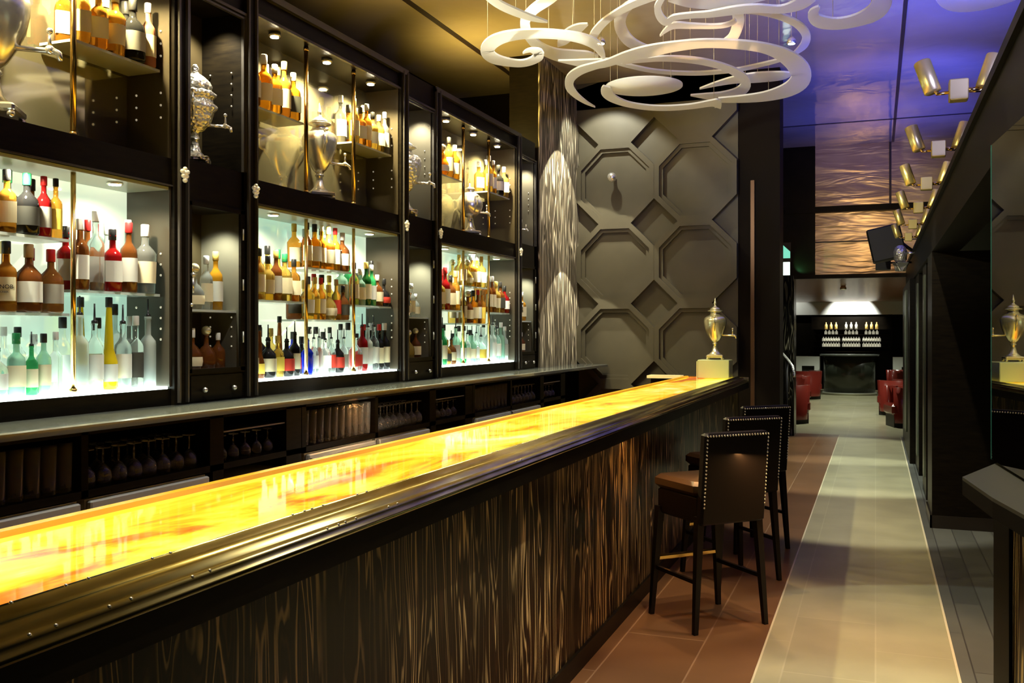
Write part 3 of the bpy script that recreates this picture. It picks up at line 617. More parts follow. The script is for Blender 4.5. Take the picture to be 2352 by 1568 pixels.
rows = [
 # near bay
 (0, 1, 1.955, 'near bay centre top shelf', [(SH, 'clear', 'white', 'silver'), (SQT, 'brown', 'red', 'black'), (Q, 'amber', 'cream', 'black'), (SQT, 'black', 'dark', 'green', 1.15), (R, 'red', 'grey', 'red'), (TL, 'amber', 'yellow', 'black', .85)]),
 (0, 1, 1.635, 'near bay centre middle shelf', [(R, 'amber', 'white', 'black', 1.2), (Q, 'brown', 'cream', 'gold', 1.1), (Q, 'amber', 'cream', 'black', 1.1), (SQT, 'brown', 'white', 'cork', 1.15), (SQT, 'brown', 'grey', 'red', 1.1)]),
 (0, 1, 1.292, 'near bay centre glowing base', [(R, 'clear', 'white', 'pourer'), (Q, 'clear', 'cream', 'silver'), (SQT, 'clear', 'white', 'pourer', 1.15), (Q, 'pale green', 'cream', 'green', 1.1), (R, 'green', 'cream', 'pourer', 1.05), (R, 'pale green', 'cream', 'black', .95), (TL, 'clear', None, 'silver', .9)]),
 (0, 2, 1.74, 'near bay far end shelf', [(R, 'brown', 'white', 'silver', .95), (TL, 'clear', None, 'white', .95), (Q, 'red', 'white', 'black'), (R, 'brown', 'white', 'red'), (SH, 'clear', 'cream', 'white', 1.15)]),
 (0, 2, 1.292, 'near bay far end glowing base', [(TL, 'frosted', None, 'pourer'), (R, 'clear', 'white', 'pourer'), (TP, 'yellow', 'white', 'black', 1.05), (R, 'clear', 'white', 'pourer'), (TL, 'clear', 'dark', 'silver', .9), (TL, 'frosted', None, 'pourer', 1.05)]),
 (0, 2, 2.83, 'near bay high glass shelf', [(Q, 'golden', 'cream', 'white', 1.05), (Q, 'amber', 'cream', 'gold', 1.05), (SH, 'amber', 'cream', 'white', 1.1), (SQT, 'black', 'grey', 'black', 1.25), (R, 'pink', 'cream', 'white')]),
 # middle bay
 (1, 0, 1.74, 'middle bay near end shelf', [(R, 'golden', 'cream', 'green'), (R, 'golden', 'cream', 'black'), (SH, 'golden', 'cream', 'black'), (R, 'brown', 'white', 'gold'), (Q, 'golden', 'cream', 'green', 1.1), (Q, 'amber', 'cream', 'black')]),
 (1, 1, 1.955, 'middle bay centre top shelf', [(R, 'amber', 'cream', 'black'), (Q, 'orange', 'white', 'black', 1.1), (TL, 'orange', 'cream', 'white', .9), (SH, 'amber', 'cream', 'gold', 1.1), (R, 'orange', 'white', 'red'), (SQT, 'brown', 'white', 'silver')]),
 (1, 1, 1.635, 'middle bay centre middle shelf', [(SH, 'golden', 'white', 'black', 1.05), (R, 'golden', 'yellow', 'gold'), (R, 'amber', 'cream', 'red'), (BU, 'golden', 'cream', 'gold', 1.1), (R, 'amber', 'red', 'cork'), (SQT, 'brown', 'dark', 'black')]),
 (1, 2, 1.74, 'middle bay far end shelf', [(R, 'golden', 'cream', 'black'), (Q, 'pale green', 'cream', 'white'), (R, 'dark green', 'cream', 'gold', 1.05), (R, 'green', 'white', 'white'), (SQT, 'brown', 'cream', 'silver'), (BU, 'black', 'red', 'black')]),
 (1, 0, 1.292, 'middle bay near end glowing base', [(Q, 'yellow', 'cream', 'black', 1.), (TP, 'brown', 'yellow', 'black', .78), (SQT, 'black', 'cream', 'pourer', 1.15), (Q, 'golden', 'yellow', 'gold'), (SQT, 'black', 'red', 'pourer', 1.1), (R, 'black', 'cream', 'pourer')]),
 (1, 1, 1.292, 'middle bay centre glowing base', [(SH, 'blue', None, 'pourer'), (R, 'clear', 'white', 'pourer'), (TL, 'frosted', None, 'pourer', .85), (Q, 'clear', 'white', 'pourer'), (R, 'clear', 'red', 'pourer'), (SQT, 'black', 'red', 'pourer'), (R, 'clear', 'grey', 'pourer')]),
 (1, 2, 1.292, 'middle bay far end glowing base', [(SQT, 'clear', 'red', 'pourer'), (R, 'red', 'white', 'pourer'), (TL, 'frosted', 'white', 'pourer', .85), (R, 'clear', 'white', 'pourer'), (TL, 'black', 'cream', 'red', .85), (R, 'black', 'cream', 'silver')]),
 (1, 0, 2.83, 'middle bay near end high shelf', [(Q, 'amber', 'white', 'black'), (SH, 'orange', 'cream', 'white', 1.1), (Q, 'orange', 'cream', 'silver'), (R, 'amber', 'cream', 'gold'), (Q, 'orange', 'dark', 'white')]),
 (1, 2, 2.83, 'middle bay far end high shelf', [(R, 'golden', 'cream', 'gold'), (Q, 'amber', 'white', 'black'), (R, 'amber', 'cream', 'silver'), (SH, 'golden', 'white', 'black'), (Q, 'golden', 'cream', 'white'), (R, 'clear', 'white', 'silver')]),
 # far bay
 (2, 0, 1.74, 'far bay near end shelf', [(R, 'amber', 'cream', 'white'), (Q, 'golden', 'cream', 'yellow' if False else 'gold'), (R, 'red', 'white', 'red', 1.05), (Q, 'brown', 'cream', 'black'), (R, 'amber', 'cream', 'gold')]),
 (2, 1, 1.955, 'far bay centre top shelf', [(R, 'golden', 'cream', 'white'), (BU, 'golden', 'cream', 'stopper', .9), (SH, 'amber', 'cream', 'white'), (R, 'orange', 'white', 'silver'), (Q, 'golden', 'cream', 'gold')]),
 (2, 1, 1.635, 'far bay centre middle shelf', [(R, 'golden', 'cream', 'gold'), (SQT, 'brown', 'cream', 'stopper'), (Q, 'orange', 'cream', 'black'), (R, 'brown', 'white', 'red'), (R, 'amber', 'yellow', 'cork')]),
 (2, 2, 1.74, 'far bay far end shelf', [(R, 'amber', 'cream', 'white'), (R, 'brown', 'cream', 'silver'), (SH, 'golden', 'cream', 'gold'), (Q, 'brown', 'dark', 'black'), (SQT, 'red', 'white', 'black')]),
 (2, 0, 1.292, 'far bay near end glowing base', [(R, 'clear', 'white', 'pourer'), (TL, 'frosted', None, 'pourer', .9), (R, 'green', 'cream', 'pourer'), (SQT, 'golden', 'dark', 'gold', .8), (SQT, 'brown', 'cream', 'pourer', .9), (R, 'pale green', 'white', 'pourer')]),
 (2, 1, 1.292, 'far bay centre glowing base', [(R, 'green', 'white', 'pourer'), (R, 'clear', 'cream', 'pourer'), (SH, 'pale green', 'cream', 'pourer'), (TL, 'clear', 'white', 'pourer', .9), (SQT, 'clear', 'yellow', 'pourer')]),
 (2, 2, 1.292, 'far bay far end glowing base', [(TL, 'frosted', None, 'pourer'), (TL, 'frosted', 'white', 'pourer', .95), (R, 'clear', 'white', 'pourer'), (TL, 'pale green', None, 'silver', .95), (TL, 'frosted', 'grey', 'silver', .85)]),
 (2, 0, 2.83, 'far bay near end high shelf', [(SQT, 'amber', 'cream', 'silver'), (BU, 'orange', 'white', 'stopper'), (R, 'amber', 'cream', 'black'), (SH, 'orange', 'cream', 'white')]),
 (2, 2, 2.83, 'far bay far end high shelf', [(R, 'golden', 'cream', 'white'), (TL, 'amber', 'white', 'silver', .8), (SQT, 'black', 'white', 'black', 1.1), (Q, 'golden', 'cream', 'silver')]),
]
for (k, j, z, where, items) in rows:
    a, b_ = third(k, j); shelf_row(items, a, b_, z+.001, where, gap={1.955: .285, 1.635: .305, 1.74: .49, 2.83: .41}.get(z, .33 if j == 1 else .43))
for k, nm in ((0, 'near'), (1, 'middle'), (2, 'far')):
    n0 = P0+PER*k+1.788
    top = [[(SH, 'amber', 'cream', 'white'), (BU, 'clear', 'cream', 'stopper', 1.1), (R, 'clear', 'cream', 'silver'), (R, 'orange', 'white', 'gold', 1.1)],
           [(BU, 'clear', 'cream', 'silver'), (R, 'golden', 'cream', 'silver'), (SH, 'clear', 'cream', 'stopper'), (R, 'clear', 'cream', 'white', 1.1), (SQT, 'clear', 'cream', 'silver')],
           [(Q, 'orange', 'cream', 'cork'), (SH, 'orange', 'cream', 'gold'), (Q, 'amber', 'cream', 'white')]][k]
    bot = [[(R, 'red', 'dark', 'red'), (BU, 'brown', 'cream', 'silver', 1.25), (BU, 'brown', None, 'stopper', 1.2), (SQT, 'brown', None, 'silver')],
           [(BU, 'clear', None, 'stopper', 1.05), (BU, 'golden', None, 'stopper'), (SQT, 'brown', 'cream', 'stopper', .95)],
           [(BU, 'clear', 'cream', 'stopper', .9), (SQT, 'brown', 'cream', 'silver', .9)]][k]
    shelf_row(top, n0+.05, n0+.40, 1.673, f'narrow glass shelf after {nm} bay', -3.30, back=False)
    shelf_row(bot, n0+.05, n0+.42, 1.353, f'narrow cabinet floor after {nm} bay', -3.30, sc_=.95, gap=.29, back=False)
# the lettering on the amber bottle of the near bay (centre, middle shelf)
def lettering(txt, size, loc, rot, m, parent=None, name='lettering'):
    cu = bpy.data.curves.new(name, 'FONT'); cu.body = txt; cu.size = size; cu.extrude = .0004; cu.align_x = 'CENTER'; cu.materials.append(m)
    o = bpy.data.objects.new(name, cu); COL.objects.link(o); o.location = loc; o.rotation_euler = rot
    me = bpy.data.meshes.new_from_object(o); me.name = name; o2 = bpy.data.objects.new(name, me); COL.objects.link(o2); o2.location = loc; o2.rotation_euler = rot
    bpy.data.objects.remove(o)
    if parent is not None: o2.parent = parent
    return o2
ink = mat('black_ink', (.02, .02, .015), .6)
kb = [o for o in bpy.data.objects if o.get('label', '').startswith('amber square bottle, black cap, third from near end, near bay centre middle')][0]
kb.rotation_euler = (0, 0, radians(-50))
lettering('KNOB', .022, (.0398, 0, .088), (pi/2, 0, pi/2), ink, kb)
lettering('CREEK', .010, (.0398, 0, .072), (pi/2, 0, pi/2), ink, kb)

# ================================================================ SAMOVARS
def samovar(loc, style, s=1., rz=0., label='', m=None, group='silver samovars'):
    m = m or chrome
    r = empty('samovar', loc, label, 'samovar', group, rz); r.scale = (s, s, s)
    # square foot plate with four ball feet
    ft = MB().bevbox(-.085, .085, -.085, .085, .02, .05, .008); ft.lathe([(.075, .05), (.055, .062), (.034, .085), (.024, .12), (.020, .15), (.030, .16), (.022, .175)], seg=20)
    ft = ft.obj('foot', m, r)
    for a in (-1, 1):
        for b_ in (-1, 1): MB().sphere((a*.072, b_*.072, .013), .0135, 8, 6).obj('ball_foot', m, ft)
    if style == 'urn':
        bd = MB().lathe([(.022, .175), (.045, .20), (.075, .25), (.100, .31), (.112, .37), (.113, .40), (.104, .425), (.085, .44), (.060, .45), (.045, .47), (.048, .485), (.075, .492), (.078, .50), (.05, .506)], seg=28, rib=.02, nrib=14)
        bd.obj('body', m, r); rb = .112; zh = .39; ztap = .25
        ld = MB().lathe([(.055, .506), (.050, .52), (.032, .535), (.014, .545), (.010, .56), (.017, .572), (.012, .585), (.006, .61), (.001, .635)], seg=16)
    elif style == 'sphere':
        bd = MB(); bd.lathe([(.02, .175)] + [(.125*sin(pi*i/12), .30-.125*cos(pi*i/12)) for i in range(1, 12)] + [(.05, .43), (.04, .44)], seg=28)
        bd.obj('body', m, r); rb = .12; zh = .32; ztap = .235
        ld = MB().lathe([(.05, .44), (.045, .455), (.02, .465), (.008, .475), (.014, .487), (.004, .505)], seg=16)
    else:  # ornate: broad tiers
        bd = MB().lathe([(.022, .175), (.03, .20), (.055, .215), (.06, .225), (.085, .25), (.10, .30), (.105, .32), (.12, .335), (.125, .35), (.118, .36), (.10, .375), (.098, .40), (.115, .41), (.12, .425), (.10, .44), (.07, .455)], seg=28, rib=.05, nrib=12)
        bd.obj('body', m, r); rb = .11; zh = .37; ztap = .245
        ld = MB().lathe([(.09, .45), (.095, .47), (.08, .50), (.05, .53), (.025, .545), (.016, .56), (.022, .575), (.01, .60)], seg=20, rib=.06, nrib=10)
    ld.obj('lid', m, r)
    for sgn in (-1, 1):
        pts = [(0, sgn*(rb-.006), zh+.04)]
        for i in range(9):
            a = pi/2-pi*i/8; pts.append((0, sgn*(rb+.012+.032*cos(a)), zh+.0+.045*sin(a)))
        pts.append((0, sgn*(rb-.03), zh-.10))
        h = MB().tube(pts, .0075, 8); h.sphere((0, sgn*(rb+.04), zh+.045), .012, 8, 6); h.obj('handle', m, r)
    tp = MB().tube([(rb*.55, 0, ztap), (rb+.03, 0, ztap-.003), (rb+.075, 0, ztap-.003), (rb+.092, 0, ztap-.012), (rb+.096, 0, ztap-.035)], [.010, .009, .011, .010, .008], 10)
    tp.sphere((rb+.062, 0, ztap), .016, 10, 6)
    tp = tp.obj('tap', m, r)
    MB().tube([(rb+.062, 0, ztap+.01), (rb+.062, 0, ztap+.06)], [.007, .004], 8).sphere((rb+.062, 0, ztap+.064), .011, 8, 6).obj('tap_key', m, tp)
    return r
def byc(k, f=.5): return P0+PER*k+1.688*f
RZS = radians(0)
samovar((XC-.105, 2.80, 2.401), 'urn', 1.2, radians(35), 'large silver urn samovar behind brass posts in the near bay, cut by the frame')
samovar((XC-.125, byc(1), 2.401), 'urn', .98, radians(50), 'silver urn samovar between two brass posts in the middle bay')
samovar((XC-.125, byc(2, .53), 2.401), 'sphere', .92, radians(50), 'round bodied silver samovar in the far bay')
samovar((XC-.11, P0+1.995, 2.421), 'ornate', .88, radians(35), 'ornate tiered silver samovar alone in the dark niche after the near bay', silver_rough)
samovar((XC-.10, P0+PER+1.985, 2.421), 'urn', 1.05, radians(30), 'slim silver samovar in the niche after the middle bay', silver_rough)
samovar((XC-.115, P0+2*PER+1.99, 2.421), 'urn', .62, radians(30), 'small silver samovar in the last niche beside the stone wall', silver_rough)
sb = Vector((-1.50, 9.84, 0))
cubeo = MB().bevbox(-.155, .155, -.13, .13, 0, .185, .006).box(-.165, -.155, -.13, .13, .0, .17).obj('glass_block', cube_glass, None, (sb.x, sb.y-.25, 1.1005))
cubeo.rotation_euler = (0, 0, 0); tag(cubeo, 'pale frosted glass block carrying the samovar on the bar end', 'plinth')
gilt = mat('gilded_silver', (.97, .91, .58), .24, .85)
samovar((sb.x, sb.y-.25, 1.2865), 'urn', .98, radians(5), 'gilded samovar with long tap on a glass block at the bar end', gilt)
lamp('SPOT', (sb.x+.1, sb.y-2.6, 4.2), 330, (1, .9, .6), (sb.x, sb.y-.2, 1.4), .02, 14, .4, 'samovar_spot')

# ================================================================ BAR STOOLS
def make_stool(label):
    r = empty('bar_stool', (0, 0, 0), label, 'bar stool', 'black studded bar stools along the bar')
    # local: +x faces the bar (front), backrest at -x ; width along y
    W, Dp = .41, .40
    st = MB().bevbox(-Dp/2+.02, Dp/2+.02, -W/2, W/2, .70, .775, .02); st.obj('seat', leather_seat, r, label='brown black leather seat cushion')
    MB().bevbox(-Dp/2+.02, Dp/2, -W/2+.015, W/2-.015, .56, .70, .01).obj('apron', leather, r)
    Mb = Matrix.Translation((-Dp/2, 0, .56)) @ Matrix.Rotation(radians(-5), 4, 'Y')
    bk = MB().bevbox(-.03, .025, -W/2, W/2, 0, .48, .012, Mb).obj('backrest', leather, r)
    sd = MB()
    def stud(y, z): sd.sphere(Mb @ Vector((-.031, y, z)), .0055, 6, 4); 
    N = 22
    for i in range(N+1): stud(-W/2+.012+(W-.024)*i/N, .468)
    for i in range(1, 20):
        stud(-W/2+.012, .468-i*.0195)
        stud(W/2-.012, .468-i*.0195)
    o = sd.obj('studs', stud_m, bk, label='row of brass nail heads'); o['kind'] = 'stuff'
    for sx in (-1, 1):
        for sy in (-1, 1):
            t = Vector((sx*(Dp/2-.02)+(.0 if sx > 0 else -.005), sy*(W/2-.02), .60)); f = Vector((sx*(Dp/2+.005), sy*(W/2+.02), 0))
            a, b_ = .02, .012
            mb = MB(); vs = [t+Vector((i*a, j*a, 0)) for i, j in ((-1, -1), (1, -1), (1, 1), (-1, 1))]+[f+Vector((i*b_, j*b_, 0)) for i, j in ((-1, -1), (1, -1), (1, 1), (-1, 1))]
            mb.quadset(vs, [(0, 1, 2, 3), (7, 6, 5, 4), (0, 4, 5, 1), (1, 5, 6, 2), (2, 6, 7, 3), (3, 7, 4, 0)])
            mb.obj('leg', leather, r)
    z = .31; MB().bevbox(Dp/2-.022, Dp/2+.012, -W/2+.0, W/2-.0, z-.012, z+.012, .004).obj('footrest', brass, r, label='brass foot bar')
    MB().box(-Dp/2+.01, Dp/2-.02, -W/2-.005, -W/2+.012, z-.06, z-.04).box(-Dp/2+.01, Dp/2-.02, W/2-.012, W/2+.005, z-.06, z-.04).obj('stretcher', leather, r)
    return r
def place_stool(r, pl, pr):
    a, b_ = Vector(pl), Vector(pr); c = (a+b_)/2; d = (b_-a).normalized()    # d: from left to right end of the back
    f = Vector((-d.y, d.x, 0)); r.rotation_euler = (0, 0, atan2(f.y, f.x)); r.location = (c.x+f.x*.215, c.y+f.y*.215, 0)
s1 = make_stool('black studded bar stool nearest the camera, its seat catching light')
s2 = copy_tree(s1); tag(s2, 'black studded bar stool standing between the two other stools'); s3 = copy_tree(s1); tag(s3, 'black studded bar stool farthest along the bar')
place_stool(s1, (-.846, 4.885, 0), (-.555, 5.18, 0)); place_stool(s2, (-.876, 5.855, 0), (-.573, 6.13, 0)); place_stool(s3, (-.898, 6.77, 0), (-.594, 7.06, 0))

# ================================================================ HANGING SWIRLS
def ribbon(pts, Z, label, wires=(), th=.012, name='hanging_swirl', cat='ceiling sculpture', group='hanging acrylic swirls'):
    # smooth the centre line (Catmull-Rom), then lay both edges out on the height Z
    P = [Vector((u, v, w_)) for u, v, w_ in pts]; Q_ = []
    for i in range(len(P)-1):
        p0 = P[max(i-1, 0)]; p1 = P[i]; p2 = P[i+1]; p3 = P[min(i+2, len(P)-1)]
        for s in range(5):
            t = s/5.; Q_.append(.5*((2*p1)+(p2-p0)*t+(2*p0-5*p1+4*p2-p3)*t*t+(3*p1-p0-3*p2+p3)*t**3))
    Q_.append(P[-1]); L = []; Rr = []
    for i, q in enumerate(Q_):
        d = Q_[min(i+1, len(Q_)-1)]-Q_[max(i-1, 0)]; nrm = Vector((-d.y, d.x)); nrm.normalize(); hw = max(q.z, .8)/2
        L.append(at_z(q.x+nrm.x*hw, q.y+nrm.y*hw, Z)); Rr.append(at_z(q.x-nrm.x*hw, q.y-nrm.y*hw, Z))
    N = len(Q_); up = Vector((0, 0, th)); vs = L+Rr+[p+up for p in L]+[p+up for p in Rr]; fs = []
    for i in range(N-1):
        fs += [(i, i+1, N+i+1, N+i), (2*N+i, 3*N+i, 3*N+i+1, 2*N+i+1), (i, 2*N+i, 2*N+i+1, i+1), (N+i, N+i+1, 3*N+i+1, 3*N+i)]
    fs += [(0, N, 3*N, 2*N), (N-1, 3*N-1, 4*N-1, 2*N-1)]
    cen = sum((p for p in L+Rr), Vector())/(2*N)
    vs = [p-cen for p in vs]
    r = empty(name, cen, label, cat, group)
    MB().quadset(vs, fs).obj('acrylic_ribbon', acr, r)
    for wi in wires:
        q = Q_[int(wi*(N-1))]; p = at_z(q.x, q.y, Z)-cen
        MB().tube([p+Vector((0, 0, .005)), Vector((p.x, p.y, CZ-cen.z))], .0022, 5).obj('wire', wire_m, r)
    return r
ribbon([(1201,124,2),(1209,119,6),(1222,117,10),(1238,126,24),(1224,140,17),(1196,147,15),(1160,143,18),(1132,134,24),(1119,118,31),(1130,100,29),(1158,87,24),(1200,80,21),(1250,79,20),(1300,83,20),(1340,91,22),(1368,104,22),(1380,120,16),(1388,136,6)], 3.40, 'bright white acrylic swirl with a curled hook end, hanging nearest the cabinets', (.46, .72, .95))
ribbon([(1106,-20,14),(1124,-4,17),(1150,14,17),(1185,30,16),(1218,42,12),(1240,48,8),(1258,52,2)], 3.32, 'white pointed acrylic blade cut off by the top of the frame', (.5,))
ribbon([(1300,-22,10),(1262,0,22),(1228,22,22),(1208,45,22),(1207,66,22),(1217,88,20),(1240,110,22),(1275,126,26),(1315,132,30),(1350,134,28),(1374,136,14)], 3.55, 'clear greyish acrylic loop passing above the hooked swirl', (.3, .8))
ribbon([(1281,108,2),(1292,94,24),(1310,78,26),(1330,66,20),(1350,57,4)], 3.60, 'small grey shark fin shaped acrylic piece', (.6,))
ribbon([(1367,247,1),(1345,236,7),(1322,219,13),(1308,200,19),(1311,180,20),(1332,164,18),(1365,153,15),(1400,144,16),(1440,131,22),(1490,119,26),(1550,108,22),(1620,101,19),(1700,104,20),(1760,113,23),(1806,132,34),(1836,160,46),(1838,184,44),(1812,206,32),(1765,221,22),(1710,228,16),(1650,231,10)], 3.38, 'largest white acrylic swirl sweeping from a thin tail into a wide ring', (.3, .5, .68, .9))
ribbon([(1282,141,2),(1310,144,9),(1345,147,18),(1380,147,20),(1420,141,12),(1450,136,3)], 3.41, 'flat pointed white acrylic blade beneath the joined swirls', (.6,))
ribbon([(1394,200,16),(1393,211,26),(1406,226,18),(1440,240,12),(1490,248,11),(1540,249,11),(1590,245,11),(1635,238,14),(1648,240,20),(1655,250,2)], 3.34, 'white acrylic crescent curving under the oval disc', (.2, .8))
ribbon([(1430,146,4),(1470,140,9),(1520,136,11),(1575,138,13),(1625,145,14),(1670,158,15),(1703,177,20),(1713,196,23),(1696,213,22),(1662,222,20),(1622,222,12),(1586,220,2)], 3.45, 'white acrylic hoop ending in a small point beside the oval disc', (.3, .6))
ribbon([(1400,143,3),(1450,154,8),(1500,164,8),(1560,169,8),(1620,169,8),(1690,162,8),(1740,152,8),(1785,141,7),(1805,134,3)], 3.52, 'thin grey acrylic arc above the oval disc', (.3, .7))
ribbon([(1607,205,2),(1645,194,9),(1690,184,16),(1740,179,22),(1795,175,18),(1822,170,4)], 3.50, 'grey acrylic blade lying inside the widest ring', (.6,))
ribbon([(1358,98,18),(1366,78,18),(1384,56,16),(1408,37,14),(1447,15,15),(1495,-3,14),(1540,-14,8)], 3.42, 'pale acrylic arc rising from the hooked swirl to the frame top', (.3, .75))
ribbon([(1475,0,10),(1442,17,20),(1425,42,26),(1427,70,26),(1447,97,24),(1482,113,17),(1525,117,8)], 3.46, 'wide creamy acrylic arc joining the largest swirl', (.4,))
ribbon([(1516,84,2),(1528,72,8),(1548,60,14),(1590,61,11),(1640,62,9),(1672,58,9),(1690,48,8)], 3.48, 'grey acrylic hook with a tiny pointed tip under the top cluster', (.6,))
ribbon([(1524,-6,10),(1511,16,15),(1515,38,17),(1530,52,16),(1548,42,12),(1585,37,12),(1630,34,14),(1690,25,18),(1740,21,18),(1795,23,17),(1838,10,26),(1862,-10,34)], 3.40, 'lavender tinted acrylic scroll along the top of the frame', (.3, .8))
ribbon([(1688,16,20),(1696,42,27),(1692,68,24),(1680,90,20),(1652,103,8)], 3.53, 'short greyish acrylic band running down to the largest swirl', (.4,))
ribbon([(1690,24,14),(1740,28,13),(1790,39,14),(1829,56,16),(1851,80,20),(1847,104,17),(1824,125,7)], 3.50, 'lavender acrylic arc curving down beside a small spotlight', (.5,))
ribbon([(1535,-2,12),(1580,6,22),(1630,9,24),(1690,4,22),(1750,-8,20),(1800,-20,16)], 3.44, 'broad pale lavender acrylic band at the very top', (.5,))
ribbon([(1882,17,5),(1868,34,24),(1880,50,28),(1922,56,25),(1968,48,27),(2008,30,38),(2026,4,46),(2020,-22,46)], 3.36, 'bluish acrylic swirl with a rounded stub end, against the blue ceiling', (.4, .7))
ribbon([(2150,-16,16),(2166,2,26),(2192,13,28),(2235,13,27),(2290,4,22),(2345,-12,14)], 3.20, 'pale blue acrylic swirl cut by the top corner above the brass spotlights', (.4,))
# oval disc
dc = at_z(1479, 200, 3.36); dl = at_z(1391, 200, 3.36); rx = (dc-dl).length
r = empty('hanging_disc', dc, 'solid white oval acrylic disc in front of the relief wall', 'ceiling sculpture', 'hanging acrylic swirls')
yt = (at_z(1479, 178, 3.36)-at_z(1479, 222, 3.36)).length/2
dm = MB().lathe([(1, 0), (1, .012)], seg=48); dm.v = [(x*rx, y*yt*.98, z) for x, y, z in dm.v]; o = dm.obj('disc', acr, r); o.rotation_euler = (0, 0, TH); dm2 = MB()
MB().tube([(-.2, 0, .01), (-.2, 0, CZ-3.36)], .0022, 5).obj('wire', wire_m, r); MB().tube([(.2, 0, .01), (.2, 0, CZ-3.36)], .0022, 5).obj('wire', wire_m, r)
# small halogen spots among the swirls
for (u, v, z, lb) in ((1818, 100, 3.75, 'small lit halogen spotlight hanging beside the lavender acrylic arc'), (1380, 100, 3.7, 'small lit halogen spotlight where the white swirls meet')):
    p = at_z(u, v, z); h = empty('halogen_spotlight', p, lb, 'spotlight', 'small halogen spotlights among the swirls')
    MB().lathe([(.012, .05), (.03, .03), (.036, .0), (.03, -.002)][::-1], seg=14).obj('housing', chrome, h)
    MB().lathe([(.026, -.004), (.026, -.001)], seg=14).obj('lens', led_warm if u < 1500 else led_white, h)
    MB().tube([(0, 0, .045), (0, 0, CZ-z)], .003, 6).obj('wire', wire_m, h)

# ================================================================ BRASS SPOTLIGHTS ON THE BEAM
brush_gold = mat('satin_gold', (.80, .64, .22), .3, .75)
def make_fix():
    r = empty('twin_spotlight', (0, 0, 0), None, 'spotlight', 'twin gold spotlights along the header beam')
    MB().bevbox(-.038, .038, -.035, .035, -.045, .045, .004).obj('mount_block', brush_gold, r, label='reeded brass mounting block')
    MB().tube([(.03, 0, 0), (.08, 0, .0)], .01, 8).obj('bracket', brass, r)
    for s in (-1, 1):
        ar = MB().tube([(s*.036, 0, -.005), (s*.085, 0, -.008), (s*.095, .0, .01)], .007, 6).obj('arm', brass, r)
        ax = Vector((s*.30, .10, .95)).normalized(); b0 = Vector((s*.10, 0, .0))
        c = MB().tube([b0, b0+ax*.004, b0+ax*.145, b0+ax*.15], [.030, .036, .036, .033], 20)
        c.obj('lamp_barrel', brush_gold, r)
    return r
fx = make_fix(); fxs = [(2205, 215), (2158, 345), (2132, 420), (2113, 470), (2095, 515), (2083, 540)]
words = ['largest of the gold twin spotlights, nearest along the beam', 'second nearest gold twin spotlight on the beam', 'third nearest gold twin spotlight on the beam', 'fourth gold twin spotlight along the beam, before the blue wall ends', 'fifth gold twin spotlight, just above the black loudspeaker', 'last and smallest gold twin spotlight at the far beam end']
for i, y in enumerate((4.52, 5.92, 7.26, 8.62, 9.9, 11.2)):
    o = fx if i == 0 else copy_tree(fx); o.location = (.335, y, 2.60); o['label'] = words[i]
    lamp('SPOT', (-.15, y-.55, 2.45), 4.5, (1, .9, .5), (.335, y, 2.68), .04, 34, .8, 'fixture_fill')  # added fill shining onto the gold spotlights, not light from them
# mounting arms reach the beam
# loudspeaker, small black box and moving head lights
lp = at_z(2055, 530, 2.85)
ls = empty('loudspeaker', (.12, 12.2, 2.62), 'black loudspeaker tilted down, mounted under the last gold spotlight', 'loudspeaker')
MB().bevbox(-.19, .19, -.15, .15, -.20, .20, .015, Matrix.Rotation(radians(-12), 4, 'Y')).obj('cabinet', speaker_m, ls)
MB().tube([(.15, 0, .02), (.30, 0, -.1)], .02, 8).obj('wall_bracket', speaker_m, ls)
cb2 = empty('small_speaker', (.09, 12.9, 2.44), 'small black box speaker beside the silver stage light', 'loudspeaker')
MB().bevbox(-.09, .09, -.08, .08, -.09, .09, .006).obj('cabinet', speaker_m, cb2); MB().sphere((0, -.082, .02), .012, 8, 6).obj('dust_cap', steel, cb2)
MB().tube([(.05, 0, 0), (.34, 0, 0)], .012, 8).obj('wall_bracket', speaker_m, cb2)
sl = empty('stage_light', (.27, 11.9, 2.38), 'silver stage light with open barn doors under the loudspeaker', 'stage light')
MB().lathe([(.05, 0), (.07, .02), (.075, .12), (.055, .17), (.03, .19)], seg=14).obj('housing', silver_rough, sl)
for k in range(4):
    a = k*pi/2+.3; M = Matrix.Rotation(a, 4, 'Z') @ Matrix.Translation((.075, 0, -.01)) @ Matrix.Rotation(radians(35), 4, 'Y')
    MB().box(-.003, .003, -.055, .055, -.12, 0, M).obj('barn_door', chrome, sl)
MB().tube([(.06, 0, .1), (.17, 0, .1)], .012, 8).obj('yoke', chrome, sl)

# wall lamp knob on the relief wall
kp = empty('wall_knob', (-2.765, 10.47, 3.30), 'small chrome ball fitting on the relief wall octagon', 'wall fitting')
MB().sphere((0, -.14, 0), .055, 14, 9).obj('ball', chrome, kp); MB().tube([(0, 0, 0), (0, -.12, 0)], .02, 8).obj('stem', steel, kp)

